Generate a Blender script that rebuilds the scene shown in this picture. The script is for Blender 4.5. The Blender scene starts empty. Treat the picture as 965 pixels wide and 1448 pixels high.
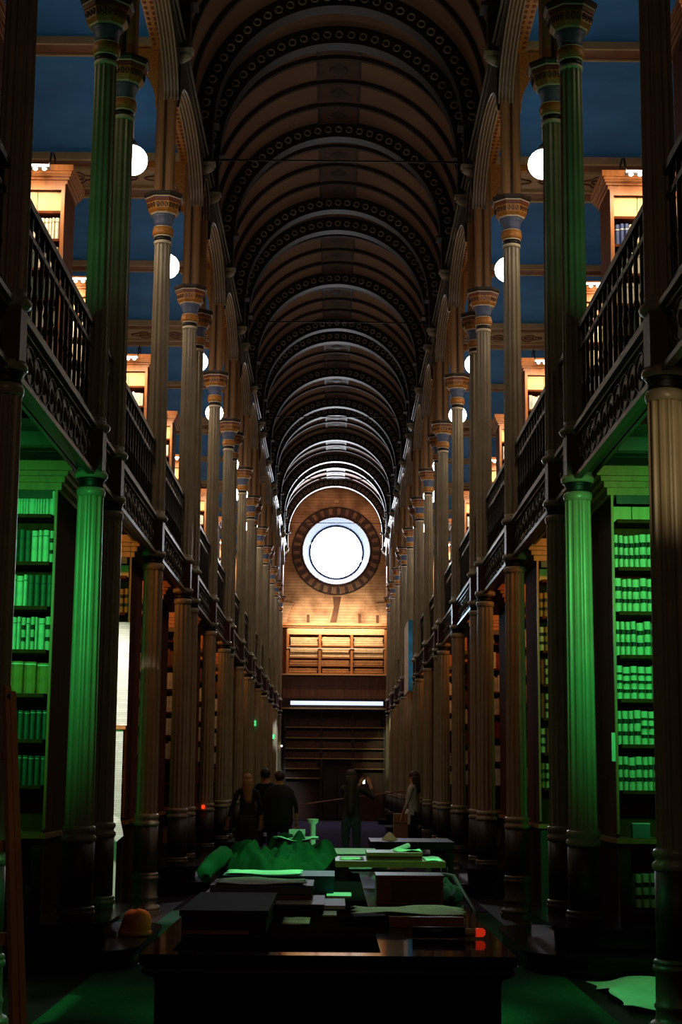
import bpy, math, random
from math import sin, cos, pi, sqrt
from mathutils import Matrix, Vector
random.seed(7)
SC = bpy.context.scene
COL = SC.collection

# ------------------------------------------------------------------ camera
CAM_H = 1.43
def make_camera():
    pit = math.radians(9.5704); roll = .00865; ya = .00324
    fh = Vector((sin(ya), cos(ya), 0)); R = Vector((cos(ya), -sin(ya), 0)); Z = Vector((0, 0, 1))
    F = fh * cos(pit) + Z * sin(pit); U = -fh * sin(pit) + Z * cos(pit)
    R2 = R * cos(roll) + U * sin(roll); U2 = U * cos(roll) - R * sin(roll)
    cd = bpy.data.cameras.new('camera'); cd.sensor_fit = 'HORIZONTAL'; cd.sensor_width = 36
    cd.lens = 2250 / 965 * 36; cd.clip_start = .1; cd.clip_end = 300
    co = bpy.data.objects.new('camera', cd); COL.objects.link(co)
    m = Matrix((R2, U2, -F)).transposed().to_4x4(); m.translation = Vector((.0135, 0, CAM_H))
    co.matrix_world = m; SC.camera = co
make_camera()

# ------------------------------------------------------------------ world, exposure
w = bpy.data.worlds.new('world'); SC.world = w; w.use_nodes = True
w.node_tree.nodes['Background'].inputs[0].default_value = (1, .62, .42, 1)
w.node_tree.nodes['Background'].inputs[1].default_value = .0022
SC.view_settings.view_transform = 'Standard'; SC.view_settings.look = 'None'
SC.view_settings.gamma = 1; SC.view_settings.use_curve_mapping = False
SC.view_settings.exposure = 0.0

# ------------------------------------------------------------------ layout of the nave (metres, Y = distance)
P = 8.092
SING = [9.388 + P * k for k in range(0, 7)]            # single columns
PAIR = [13.434 + P * k for k in range(-1, 6)]          # centres of paired columns
PH = .576
COLX = 2.0
YEND = 60.0

# ------------------------------------------------------------------ lights
def area(loc, target, sx, sy, power, col, spread=math.radians(170), name='light'):
    d = bpy.data.lights.new(name, 'AREA'); d.shape = 'RECTANGLE'; d.size = sx; d.size_y = sy
    d.energy = power; d.color = col; d.spread = spread
    o = bpy.data.objects.new(name, d); COL.objects.link(o); o.location = loc
    o.rotation_euler = (Vector(target) - Vector(loc)).to_track_quat('-Z', 'Y').to_euler()
    return o
def spot(loc, target, power, col, ang, blend=.6, r=.08, name='spot'):
    d = bpy.data.lights.new(name, 'SPOT'); d.energy = power; d.color = col
    d.spot_size = math.radians(ang); d.spot_blend = blend; d.shadow_soft_size = r
    o = bpy.data.objects.new(name, d); COL.objects.link(o); o.location = loc
    o.rotation_euler = (Vector(target) - Vector(loc)).to_track_quat('-Z', 'Y').to_euler()
    return o
GREEN = (.055, 1, .22)
GLOBE_L = 22
WINDOW_L = 90
for s in (-1, 1):
    # green stage lamps of the nearest alcoves, under the gallery, plus added green fills
    spot((s * 2.15, 9.95, 3.4), (s * 3.15, 13.1, 2.75), (330 if s < 0 else 420), GREEN, 70, 1, .1, name='green_lamp')
    spot((s * 2.35, 10.2, 3.3), (s * .1, 10.1, .7), (200 if s < 0 else 620), (.13, 1, .3), 50, 1, .1, name='green_table_fill')  # extra unseen fill, added to turn the table items green
    spot((s * 2.35, 10.2, 3.3), (s * 1.45, 10.7, 0), 36, GREEN, 36, 1, .1, name='green_carpet_fill')  # soft unseen fill added for the green on the carpet
    spot((s * 2.5, 10.3, 3.3), (s * 2.35, 11.3, 0), (8 if s < 0 else 110), GREEN, 40, 1, .1, name='green_floor_fill')  # added fill aimed down at the sheet on the floor
    spot((s * 2.9, 10.9, 4.6), (s * 2.0, 12.86, 6.4), 34, (.12, 1, .4), 52, 1, .1, name='green_upper_lamp')
    # the warm lamps over the case fronts of the farther alcoves
    for k, y in enumerate([v for pr in zip(SING[1:], PAIR[2:]) for v in pr]):
        area((s * 2.75, y - 1.15, 4.0), (s * 2.6, y - .1, 2.9), .5, .1, (5.0 if k == 0 else 3.2), (1, .36, .09), name='alcove_lamp')
    # lamp bars over the gallery cases
    for k, y in enumerate([PAIR[1]] + [v for pr in zip(SING[1:], PAIR[2:]) for v in pr]):
        area((s * 3.5, y - .75, 8.12), (s * 3.4, y - .2, 7.3), .7, .06, (5 if k == 0 else 24), (1, .8, .55), name='case_lamp')
spot((2.35, 10.3, 3.3), (.05, 13.2, .95), 420, (.2, 1, .36), 26, 1, .08, name='green_far_table_fill')  # unseen fill added for the pieces on the second table
spot((2.3, 10.0, 3.2), (.34, 7.65, .8), 120, (.42, 1, .36), 20, 1, .08, name='green_front_fill')  # narrow fill added to brighten the papers at the front right
spot((.5, 31, 4.6), (2.0, 14.0, 4.4), 200, (.55, .82, 1), 34, .9, .1, name='cool_rim_fill')  # unseen cool fill, added for the rim light on the right columns
spot((-1.3, 16.2, 3.8), (-1.6, 13.4, .3), 160, (1, .62, .35), 9, .8, .05, name='cap_fill')  # small warm fill added to bring out the orange cap
spot((2.3, 6.4, 3.3), (2.06, 9.39, 3.35), 110, (1, .8, .45), 22, 1, .05, name='warm_spot')
spot((-2.7, 14.9, 3.9), (-2.3, 16.62, 1.9), 420, (1, .93, .86), 50, .7, name='print_spot')
spot((.3, 36.2, 4.3), (1.8, 40.2, 4.4), 60, (1, .85, .75), 34, .6, .1, name='banner_spot')
area((0.05, YEND - 2.6, 7.35), (0.05, YEND, 8.0), 3.2, .08, 15, (1, .84, .64), math.radians(55), name='end_wall_fill')  # second, unseen light added to brighten the wall above the bookcase
area((0.05, YEND - 1.15, 7.5), (0.05, YEND - .4, 6.75), 3.4, .08, 95, (1, .82, .62), name='end_case_lamp')
spot((-1.2, 51, 3.9), (-2.0, 55.5, 2.0), 330, (.75, .9, 1), 26, .6, name='end_spot')
spot((1.2, 52, 3.9), (2.0, 57.5, 2.6), 260, (.9, .95, .55), 20, .6, name='end_spot')
area((0.1, 2.5, 5.2), (0, 12, 1.5), 1.2, 1.2, 9, (1, .66, .42), name='nave_fill')  # unseen warm fill added for the ladder and the box fronts

# ------------------------------------------------------------------ materials
def lin(c):
    return tuple(((v / 255) / 12.92 if v / 255 <= .04045 else ((v / 255 + .055) / 1.055) ** 2.4) for v in c)
def mat(name, col, rough=.6, metal=0, var=.25, scale=6, stretch=(1, 1, 1), bump=.0, col2=None, emit=None, es=1, spec=.5, coat=0, ior=1.5):
    m = bpy.data.materials.new(name); m.use_nodes = True
    nt = m.node_tree; b = nt.nodes['Principled BSDF']
    c = lin(col)
    b.inputs['Roughness'].default_value = rough; b.inputs['Metallic'].default_value = metal
    b.inputs['Specular IOR Level'].default_value = spec; b.inputs['IOR'].default_value = ior; b.inputs['Coat Weight'].default_value = coat
    b.inputs['Coat Roughness'].default_value = .15
    tc = nt.nodes.new('ShaderNodeTexCoord'); mp = nt.nodes.new('ShaderNodeMapping')
    mp.inputs['Scale'].default_value = stretch
    nt.links.new(tc.outputs['Object'], mp.inputs['Vector'])
    no = nt.nodes.new('ShaderNodeTexNoise'); no.inputs['Scale'].default_value = scale
    no.inputs['Detail'].default_value = 4
    nt.links.new(mp.outputs['Vector'], no.inputs['Vector'])
    rp = nt.nodes.new('ShaderNodeValToRGB')
    c2 = lin(col2) if col2 else tuple(v * (1 - var) for v in c)
    c1 = c if col2 else tuple(min(1, v * (1 + var)) for v in c)
    rp.color_ramp.elements[0].color = (*c2, 1); rp.color_ramp.elements[0].position = .3
    rp.color_ramp.elements[1].color = (*c1, 1); rp.color_ramp.elements[1].position = .7
    nt.links.new(no.outputs['Fac'], rp.inputs['Fac'])
    nt.links.new(rp.outputs['Color'], b.inputs['Base Color'])
    if bump:
        bp = nt.nodes.new('ShaderNodeBump'); bp.inputs['Strength'].default_value = bump
        bp.inputs['Distance'].default_value = .02
        nt.links.new(no.outputs['Fac'], bp.inputs['Height']); nt.links.new(bp.outputs['Normal'], b.inputs['Normal'])
    if emit:
        b.inputs['Emission Color'].default_value = (*lin(emit), 1); b.inputs['Emission Strength'].default_value = es
    return m
WS = (3, 3, .25)
M = {}
M['iron'] = mat('painted_iron_grey', (158, 140, 112), .38, 0, .12, 5, bump=.05)
M['iron_dark'] = mat('painted_iron_dark', (54, 40, 31), .5, 0, .2, 5)
M['iron_ring'] = mat('painted_iron_light', (160, 145, 122), .35, 0, .12, 8)
M['black'] = mat('black_paint', (12, 11, 12), .5)
M['maroon'] = mat('maroon_paint', (82, 26, 24), .5, 0, .2)
M['cream'] = mat('cream_fillet', (225, 205, 175), .5, 0, .1)
M['blue_paint'] = mat('grey_blue_paint', (96, 104, 136), .5, 0, .12)
M['ochre'] = mat('ochre_ornament', (192, 122, 48), .5, 0, .25, 30)
M['redbrown'] = mat('red_brown_paint', (120, 52, 26), .55, 0, .25)
M['post'] = mat('tan_post_paint', (158, 112, 68), .5, 0, .15, 6, (1, 1, .2))
M['arch_soffit'] = mat('arch_soffit_shaded_tan', (96, 68, 44), .6, 0, .15)  # post tan darkened, the soffit's shade is put into the colour
M['sky_ceiling'] = mat('blue_ceiling_paint', (56, 142, 214), .85, 0, .1, 1.2, col2=(42, 116, 192))
M['beam'] = mat('beam_paint', (196, 158, 112), .6, 0, .12)
M['vault'] = mat('vault_plaster', (136, 100, 76), .85, 0, .12, 2)
M['rib'] = mat('vault_rib_brown', (48, 31, 22), .7, 0, .2)
M['rib_dark'] = mat('vault_arch_dark', (26, 18, 15), .6, 0, .2)
M['rib_ring'] = mat('vault_ring_paint', (160, 140, 116), .6, 0, .1)
M['crown'] = mat('crown_panel_brown', (84, 54, 34), .75, 0, .3, 12)
M['crown_orn'] = mat('crown_ornament', (52, 30, 20), .7)
M['wood_dark'] = mat('dark_walnut', (58, 32, 20), .42, 0, .35, 5, WS, bump=.05)
M['wood_red'] = mat('orange_oak', (178, 108, 54), .45, 0, .22, 5, WS, bump=.05)
M['wood_light'] = mat('pale_pine', (214, 166, 108), .55, 0, .15, 4, WS)
M['wood_end'] = mat('case_end_oak', (92, 46, 24), .9, 0, .3, 5, WS, spec=.05)
M['panelling'] = mat('brown_panelling', (92, 50, 30), .5, 0, .3, 4, WS)
M['floor'] = mat('dark_floor_boards', (44, 30, 22), .3, 0, .3, 3, (1, .15, 1), spec=.4)
M['carpet'] = mat('green_carpet', (52, 84, 66), 1, 0, .2, 60, bump=.3, spec=.0)
M['step'] = mat('black_polished_step', (26, 20, 17), .16, 0, .2, 4, ior=1.2)
M['iron_base'] = mat('painted_iron_base', (88, 72, 56), .45, 0, .15)
M['table'] = mat('dark_polished_mahogany', (38, 22, 16), .06, 0, .3, 4, (1, .2, 1), spec=.5, ior=1.13)
M['table_side'] = mat('dark_mahogany_side', (34, 20, 15), .55, 0, .3, 4, (.3, 1, 1), spec=.2)
M['wall'] = mat('aisle_wall_brown', (84, 58, 40), .8, 0, .2, 2)
M['gallery'] = mat('gallery_fascia_bronze', (66, 54, 40), .5, 0, .3, 10, bump=.1)
M['gallery_orn'] = mat('fascia_relief', (84, 70, 48), .45, 0, .2)
M['fascia_mould'] = mat('fascia_moulding_paint', (104, 92, 76), .45, 0, .15)
M['plank'] = mat('pale_ceiling_board', (96, 84, 70), .6, 0, .15, 3, (.3, 3, 3))
M['rail'] = mat('black_iron_rail', (26, 22, 20), .4)
M['fluor'] = mat('white_tube', (240, 245, 255), .4, emit=(205, 220, 255), es=1.3)
M['bulb'] = mat('lamp_bulb', (255, 255, 255), .4, emit=(255, 240, 220), es=6)
M['globe'] = mat('lit_glass_globe', (255, 255, 255), .3, emit=(255, 243, 226), es=GLOBE_L)
M['daylight'] = mat('daylit_frosted_glass', (255, 255, 255), .4, emit=(236, 244, 255), es=WINDOW_L)
M['winframe'] = mat('window_frame_blue_grey', (34, 42, 58), .6, 0, .1, spec=.1)
M['paper'] = mat('white_paper', (226, 226, 214), .8, 0, .06, 14)
M['paper_cream'] = mat('cream_paper', (214, 206, 178), .8, 0, .1, 14)
M['card_brown'] = mat('brown_buckram', (104, 62, 40), .6, 0, .2)
M['card_dark'] = mat('dark_brown_box', (46, 30, 22), .9, 0, .2, spec=.1)
M['leather'] = mat('tan_leather', (146, 88, 50), .5, 0, .25, 8)
M['carton'] = mat('brown_cardboard', (150, 108, 70), .8, 0, .1)
M['box_blue'] = mat('blue_cloth_box', (34, 62, 92), .6, 0, .15)
M['box_grey'] = mat('grey_blue_box', (96, 106, 116), .6, 0, .15)
M['cloth_green'] = mat('green_cloth', (34, 66, 44), .95, 0, .35, 5, bump=.3, spec=.1)
M['cloth_orange'] = mat('orange_cloth', (240, 112, 30), .9, 0, .25, 6, bump=.2)
M['red'] = mat('red_plastic', (230, 50, 22), .4, emit=(230, 50, 22), es=.5)
M['tan'] = mat('tan_band', (190, 150, 96), .5)
M['ladder'] = mat('ladder_pine', (190, 138, 90), .6, 0, .2, 5, WS)
M['exit'] = mat('green_sign_light', (30, 220, 110), .5, emit=(90, 235, 140), es=.9)
M['redlamp'] = mat('red_indicator', (255, 60, 20), .5, emit=(255, 60, 20), es=1.2)
M['skin'] = mat('skin', (198, 128, 92), .6, 0, .08)
M['hair_blonde'] = mat('hair_blonde', (176, 120, 66), .6, 0, .3, 20, (6, 6, .5))
M['hair_brown'] = mat('hair_brown', (70, 42, 26), .6, 0, .3, 20, (6, 6, .5))
M['hair_dark'] = mat('hair_dark', (34, 24, 18), .6)
M['clothes_black'] = mat('black_clothing', (22, 20, 22), .9)
M['clothes_navy'] = mat('navy_coat', (28, 26, 32), .9)
M['clothes_brown'] = mat('dark_taupe_top', (60, 46, 40), .9)
M['denim'] = mat('dark_denim', (62, 72, 88), .9)
M['shirt'] = mat('pale_shirt', (196, 184, 172), .9, 0, .12, 9)
M['tape'] = mat('barrier_rope', (170, 110, 92), .7)
M['screen'] = mat('phone_screen_lit', (255, 255, 255), .4, emit=(250, 250, 255), es=2.5)
M['banner_cream'] = mat('banner_cream', (236, 190, 150), .8, emit=None)
M['banner_blue'] = mat('banner_blue', (60, 160, 215), .7)
# printed newspaper sheet: flat print, columns and lines
def print_mat(name, base, ink, sc):
    m = mat(name, base, .85); nt = m.node_tree; b = nt.nodes['Principled BSDF']
    tc = nt.nodes.new('ShaderNodeTexCoord'); br = nt.nodes.new('ShaderNodeTexBrick')
    mp = nt.nodes.new('ShaderNodeMapping'); mp.inputs['Rotation'].default_value = (pi / 2, 0, 0) if 'wall' in name else (0, 0, 0)
    nt.links.new(tc.outputs['Object'], mp.inputs['Vector']); nt.links.new(mp.outputs['Vector'], br.inputs['Vector'])
    br.inputs['Scale'].default_value = sc; br.inputs['Color1'].default_value = (*lin(base), 1)
    br.inputs['Color2'].default_value = (*[v * .8 for v in lin(base)], 1); br.inputs['Mortar'].default_value = (*lin(ink), 1)
    br.inputs['Mortar Size'].default_value = .006; br.inputs['Row Height'].default_value = .16; br.inputs['Brick Width'].default_value = 1.3
    nt.links.new(br.outputs['Color'], b.inputs['Base Color']); return m
M['news'] = print_mat('newsprint_wall', (240, 236, 226), (150, 140, 130), 7)
M['news_table'] = print_mat('newsprint_flat', (222, 224, 200), (90, 92, 80), 9)
# end wall: rendered brickwork, coursed
def endwall_mat():
    m = mat('end_wall_brickwork', (196, 140, 90), .9, 0, .2, .9); nt = m.node_tree; b = nt.nodes['Principled BSDF']
    tc = nt.nodes.new('ShaderNodeTexCoord'); mp = nt.nodes.new('ShaderNodeMapping'); mp.inputs['Rotation'].default_value = (pi / 2, 0, 0)
    br = nt.nodes.new('ShaderNodeTexBrick'); br.inputs['Scale'].default_value = 1.0
    br.inputs['Brick Width'].default_value = 2.3; br.inputs['Row Height'].default_value = .11; br.inputs['Mortar Size'].default_value = .008
    br.inputs['Color1'].default_value = (*lin((205, 162, 118)), 1); br.inputs['Color2'].default_value = (*lin((190, 146, 104)), 1)
    br.inputs['Mortar'].default_value = (*lin((146, 108, 74)), 1)
    no = nt.nodes.new('ShaderNodeTexNoise'); no.inputs['Scale'].default_value = 1.6; no.inputs['Detail'].default_value = 6
    rp = nt.nodes.new('ShaderNodeValToRGB'); rp.color_ramp.elements[0].position = .35; rp.color_ramp.elements[0].color = (.45, .4, .36, 1)
    rp.color_ramp.elements[1].position = .6
    mx = nt.nodes.new('ShaderNodeMixRGB'); mx.blend_type = 'MULTIPLY'; mx.inputs[0].default_value = 1
    nt.links.new(tc.outputs['Object'], mp.inputs['Vector']); nt.links.new(mp.outputs['Vector'], br.inputs['Vector'])
    nt.links.new(tc.outputs['Object'], no.inputs['Vector']); nt.links.new(no.outputs['Fac'], rp.inputs['Fac'])
    nt.links.new(br.outputs['Color'], mx.inputs[1]); nt.links.new(rp.outputs['Color'], mx.inputs[2])
    nt.links.new(mx.outputs[0], b.inputs['Base Color']); return m
M['endwall'] = endwall_mat()
M['voussoir'] = mat('dark_ring_brick', (62, 44, 38), .85, 0, .3, 3)
M['voussoir2'] = mat('pale_ring_brick', (126, 92, 68), .85, 0, .3, 3)
M['dark_patch'] = mat('dark_brown_render', (92, 60, 38), .9, 0, .3, 3)

# ------------------------------------------------------------------ mesh builder
class MB:
    def __init__(s): s.v = []; s.f = []; s.m = []; s.sm = []
    def add(s, vs, fs, mi=0, smooth=False):
        o = len(s.v); s.v += [tuple(p) for p in vs]
        for f in fs: s.f.append(tuple(i + o for i in f)); s.m.append(mi); s.sm.append(smooth)
        return s
    def box(s, x0, x1, y0, y1, z0, z1, mi=0, rz=0):
        if x0 > x1: x0, x1 = x1, x0
        if y0 > y1: y0, y1 = y1, y0
        if z0 > z1: z0, z1 = z1, z0
        vs = [(x, y, z) for z in (z0, z1) for x, y in ((x0, y0), (x1, y0), (x1, y1), (x0, y1))]
        if rz:
            cx, cy = (x0 + x1) / 2, (y0 + y1) / 2
            vs = [(cx + (x - cx) * cos(rz) - (y - cy) * sin(rz), cy + (x - cx) * sin(rz) + (y - cy) * cos(rz), z) for x, y, z in vs]
        return s.add(vs, [(3, 2, 1, 0), (4, 5, 6, 7), (0, 1, 5, 4), (1, 2, 6, 5), (2, 3, 7, 6), (3, 0, 4, 7)], mi)
    def lathe(s, prof, n=16, mi=0, cx=0, cy=0, ph=0, smooth=True, caps=True, sx=1, sy=1):
        o = len(s.v)
        for r, z in prof:
            for k in range(n):
                a = ph + 2 * pi * k / n; s.v.append((cx + r * cos(a) * sx, cy + r * sin(a) * sy, z))
        for i in range(len(prof) - 1):
            for k in range(n):
                k2 = (k + 1) % n
                s.f.append((o + i * n + k, o + i * n + k2, o + (i + 1) * n + k2, o + (i + 1) * n + k)); s.m.append(mi); s.sm.append(smooth)
        if caps:
            s.f.append(tuple(o + k for k in reversed(range(n)))); s.m.append(mi); s.sm.append(False)
            e = o + (len(prof) - 1) * n; s.f.append(tuple(e + k for k in range(n))); s.m.append(mi); s.sm.append(False)
        return s
    def tube(s, pts, r, n=8, mi=0, smooth=True, closed=False):
        pts = [Vector(p) for p in pts]; o = len(s.v); N = len(pts)
        for i, p in enumerate(pts):
            a = pts[(i - 1) % N] if (closed or i > 0) else p
            b = pts[(i + 1) % N] if (closed or i < N - 1) else p
            t = (b - a).normalized(); ref = Vector((0, 0, 1)) if abs(t.z) < .95 else Vector((1, 0, 0))
            u = t.cross(ref).normalized(); v2 = u.cross(t)
            rr = r[i] if isinstance(r, (list, tuple)) else r
            for k in range(n):
                q = p + (u * cos(2 * pi * k / n) + v2 * sin(2 * pi * k / n)) * rr; s.v.append(tuple(q))
        for i in range(N if closed else N - 1):
            j = (i + 1) % N
            for k in range(n):
                k2 = (k + 1) % n; s.f.append((o + i * n + k, o + i * n + k2, o + j * n + k2, o + j * n + k)); s.m.append(mi); s.sm.append(smooth)
        if not closed:
            s.f.append(tuple(o + k for k in reversed(range(n)))); s.m.append(mi); s.sm.append(False)
            s.f.append(tuple(o + (N - 1) * n + k for k in range(n))); s.m.append(mi); s.sm.append(False)
        return s
    def prism(s, poly, ax, a, b, mi=0):
        # poly in the plane normal to ax; order (other axes in xyz order)
        def pt(p, t):
            return {'x': (t, p[0], p[1]), 'y': (p[0], t, p[1]), 'z': (p[0], p[1], t)}[ax]
        n = len(poly); vs = [pt(p, a) for p in poly] + [pt(p, b) for p in poly]
        fs = [tuple(range(n)), tuple(reversed(range(n, 2 * n)))] + [(i, i + n, (i + 1) % n + n, (i + 1) % n) for i in range(n)]
        return s.add(vs, fs, mi)
    def arch(s, r0, r1, y0, y1, cz, n=40, mi=0, a0=0, a1=pi, cx=0, zb=None):
        o = len(s.v)
        A = [a0 + (a1 - a0) * i / n for i in range(n + 1)]
        ring = [(a, None) for a in A]
        pts = []
        if zb is not None: pts.append(('leg', 1))
        for a in A: pts.append(('arc', a))
        if zb is not None: pts.append(('leg', -1))
        for kind, a in pts:
            for r, y in ((r0, y0), (r1, y0), (r1, y1), (r0, y1)):
                if kind == 'leg': s.v.append((cx + a * r, y, zb))
                else: s.v.append((cx + r * cos(a), y, cz + r * sin(a)))
        for i in range(len(pts) - 1):
            for k in range(4):
                k2 = (k + 1) % 4; s.f.append((o + i * 4 + k, o + i * 4 + k2, o + i * 4 + 4 + k2, o + i * 4 + 4 + k)); s.m.append(mi); s.sm.append(False)
        s.f.append((o, o + 3, o + 2, o + 1)); s.m.append(mi); s.sm.append(False)
        e = len(s.v) - 4; s.f.append((e, e + 1, e + 2, e + 3)); s.m.append(mi); s.sm.append(False)
        return s
    def mesh(s, name, mats):
        me = bpy.data.meshes.new(name); me.from_pydata(s.v, [], s.f); me.validate(); me.update()
        if not isinstance(mats, (list, tuple)): mats = [mats]
        for m in mats: me.materials.append(M[m] if isinstance(m, str) else m)
        if len(me.polygons) == len(s.m):
            me.polygons.foreach_set('material_index', s.m); me.polygons.foreach_set('use_smooth', s.sm)
        import bmesh
        bm = bmesh.new(); bm.from_mesh(me); bmesh.ops.recalc_face_normals(bm, faces=bm.faces); bm.to_mesh(me); bm.free()
        return me

def ob(name, me, parent=None, loc=(0, 0, 0), rot=(0, 0, 0), scale=(1, 1, 1)):
    o = bpy.data.objects.new(name, me); COL.objects.link(o)
    o.location = loc; o.rotation_euler = rot; o.scale = scale
    if parent: o.parent = parent
    return o
def tag(o, label, cat, group=None, kind=None):
    o['label'] = label; o['category'] = cat
    if group: o['group'] = group
    if kind: o['kind'] = kind
    return o
def thing(name, label, cat, loc=(0, 0, 0), group=None, rz=0):
    o = bpy.data.objects.new(name, None); COL.objects.link(o); o.empty_display_size = .1
    o.location = loc; o.rotation_euler = (0, 0, rz); return tag(o, label, cat, group)
def struct(name, me, parent=None, loc=(0, 0, 0), **k):
    o = ob(name, me, parent, loc, **k)
    if not parent: o['kind'] = 'structure'
    return o
ORD = ['nearest', 'second', 'third', 'fourth', 'fifth', 'sixth', 'seventh', 'eighth', 'ninth', 'tenth', 'eleventh', 'twelfth', 'thirteenth', 'fourteenth', 'fifteenth', 'sixteenth', 'seventeenth', 'eighteenth', 'nineteenth', 'twentieth', 'twenty-first', 'twenty-second', 'twenty-third', 'twenty-fourth', 'twenty-fifth']
FIRST = ['first'] + ORD[1:]
SIDE = {-1: 'left', 1: 'right'}

# ------------------------------------------------------------------ floor, carpet, steps
struct('floor', MB().box(-5.7, 5.7, 1, YEND + .3, -.12, 0).mesh('floor', 'floor'))
tag(ob('carpet', MB().box(-1.74, 1.74, 1.2, 17.9, .001, .012).mesh('carpet', 'carpet')), 'plain green carpet runner under the tables in the foreground', 'carpet')
M['carpet_purple'] = mat('purple_grey_carpet', (62, 56, 76), 1, 0, .2, 60, bump=.3, spec=0)
tag(ob('carpet', MB().box(-1.74, 1.74, 18, 57, .001, .012).mesh('carpet_far', 'carpet_purple')), 'dull purple-grey carpet where the visitors stand, beyond the tables', 'carpet')
def step_poly(x_in, x_out, y0, y1, r, s):
    pts = [(s * x_out, y0)]
    for i in range(9):
        a = pi / 2 * i / 8; pts.append((s * (x_in + r - r * sin(a)), y0 + r - r * cos(a)))
    for i in range(9):
        a = pi / 2 * i / 8; pts.append((s * (x_in + r - r * cos(a)), y1 - r + r * sin(a)))
    pts.append((s * x_out, y1)); return pts
for s in (-1, 1):
    for k, yc in enumerate(PAIR):
        if k == 0: continue
        st = struct('plinth_step', MB().prism(step_poly(1.5, 3.0, yc - 1.33, yc + 1.33, .5, s), 'z', 0, .13).prism(step_poly(1.47, 3.0, yc - 1.36, yc + 1.36, .52, s), 'z', .13, .165).mesh('plinth_step', 'step'))
        struct('upper_step', MB().prism(step_poly(1.74, 3.0, yc - 1.08, yc + 1.08, .36, s), 'z', .165, .305).prism(step_poly(1.71, 3.0, yc - 1.11, yc + 1.11, .38, s), 'z', .305, .34).mesh('upper_step', 'step'), st)

# ------------------------------------------------------------------ columns
def fluted(z0, z1, r0, r1, nfl=12, depth=.14, mi=0, rings=6):
    mb = MB(); per = 5; n = nfl * per; o = 0
    for j in range(rings + 1):
        t = j / rings; r = r0 + (r1 - r0) * t; z = z0 + (z1 - z0) * t
        for k in range(n):
            ph = k % per
            d = {0: 0, 1: 0, 2: .75, 3: 1, 4: .75}[ph]
            a = 2 * pi * k / n; rr = r * (1 - depth * d); mb.v.append((rr * cos(a), rr * sin(a), z))
    for j in range(rings):
        for k in range(n):
            k2 = (k + 1) % n; mb.f.append((j * n + k, j * n + k2, (j + 1) * n + k2, (j + 1) * n + k)); mb.m.append(mi); mb.sm.append(False)
    mb.f.append(tuple(reversed(range(n)))); mb.m.append(mi); mb.sm.append(False)
    mb.f.append(tuple(rings * n + k for k in range(n))); mb.m.append(mi); mb.sm.append(False)
    return mb
oct_ = pi / 8
def sq(v): return v
COLP = []   # (name, mesh, label)
b = MB(); b.lathe([(.2, 0), (.2, .05)], 8, ph=oct_, smooth=False)
b.lathe([(.175, .05), (.18, .07), (.165, .09), (.145, .1), (.138, .12), (.138, .16), (.146, .17), (.146, .185), (.137, .195), (.135, .36), (.146, .37), (.15, .385), (.146, .4), (.138, .405), (.146, .415), (.142, .43), (.13, .44)], 24)
COLP.append(('base', b.mesh('column_base', 'iron_base'), None))
b = MB(); b.lathe([(.127, .43), (.127, .95)], 24); COLP.append(('drum', b.mesh('column_drum', 'iron_dark'), 'smooth dark drum'))
b = MB(); b.lathe([(.128, .93), (.14, .945), (.14, .97), (.122, .985), (.122, 1.0), (.132, 1.01), (.138, 1.03), (.13, 1.05), (.112, 1.06)], 24); COLP.append(('ring', b.mesh('column_ring', 'iron_ring'), None))
COLP.append(('shaft', fluted(1.05, 3.72, .115, .105).mesh('column_lower_shaft', 'iron'), None))
b = MB(); b.lathe([(.108, 3.70), (.115, 3.72), (.12, 3.745), (.112, 3.77), (.104, 3.775)], 24)
b.lathe([(.104, 3.775), (.1, 3.80), (.105, 3.83), (.122, 3.85)], 24, mi=1)
b.lathe([(.122, 3.85), (.134, 3.865), (.136, 3.885), (.128, 3.91), (.1, 3.915)], 24)
COLP.append(('lower_capital', b.mesh('column_lower_capital', ['iron_ring', 'black']), None))
b = MB(); b.box(-.1, .1, -.1, .1, 3.90, 4.25); COLP.append(('block', b.mesh('column_block', 'maroon'), 'maroon painted block'))
b = MB(); b.lathe([(.1, 4.24), (.135, 4.26), (.145, 4.285), (.13, 4.31), (.105, 4.33), (.11, 4.36)], 24); COLP.append(('ring', b.mesh('column_upper_ring', 'iron_ring'), None))
COLP.append(('shaft', fluted(4.33, 7.47, .108, .093).mesh('column_upper_shaft', 'iron'), None))
b = MB(); b.lathe([(.094, 7.455), (.103, 7.465), (.103, 7.49), (.096, 7.495)], 24, mi=0)
b.lathe([(.096, 7.495), (.096, 7.54)], 24, mi=1)
b.lathe([(.096, 7.54), (.106, 7.542), (.106, 7.555)], 24, mi=0)
b.lathe([(.106, 7.555), (.118, 7.57), (.122, 7.60), (.119, 7.63), (.11, 7.65)], 24, mi=2)
b.lathe([(.112, 7.65), (.112, 7.66), (.1, 7.665)], 24, mi=0)
COLP.append(('collar', b.mesh('column_collar', ['cream', 'black', 'ochre']), 'ochre and black banded collar'))
b = MB(); b.lathe([(.098, 7.66), (.103, 7.71), (.118, 7.77), (.14, 7.81)], 24); COLP.append(('bell', b.mesh('column_bell', 'blue_paint'), 'grey-blue bell'))
b = MB(); b.lathe([(.15, 7.80), (.156, 7.815)], 8, mi=1, ph=oct_, smooth=False)
b.lathe([(.156, 7.815), (.185, 7.85), (.198, 7.94)], 8, ph=oct_, smooth=False)
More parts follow.
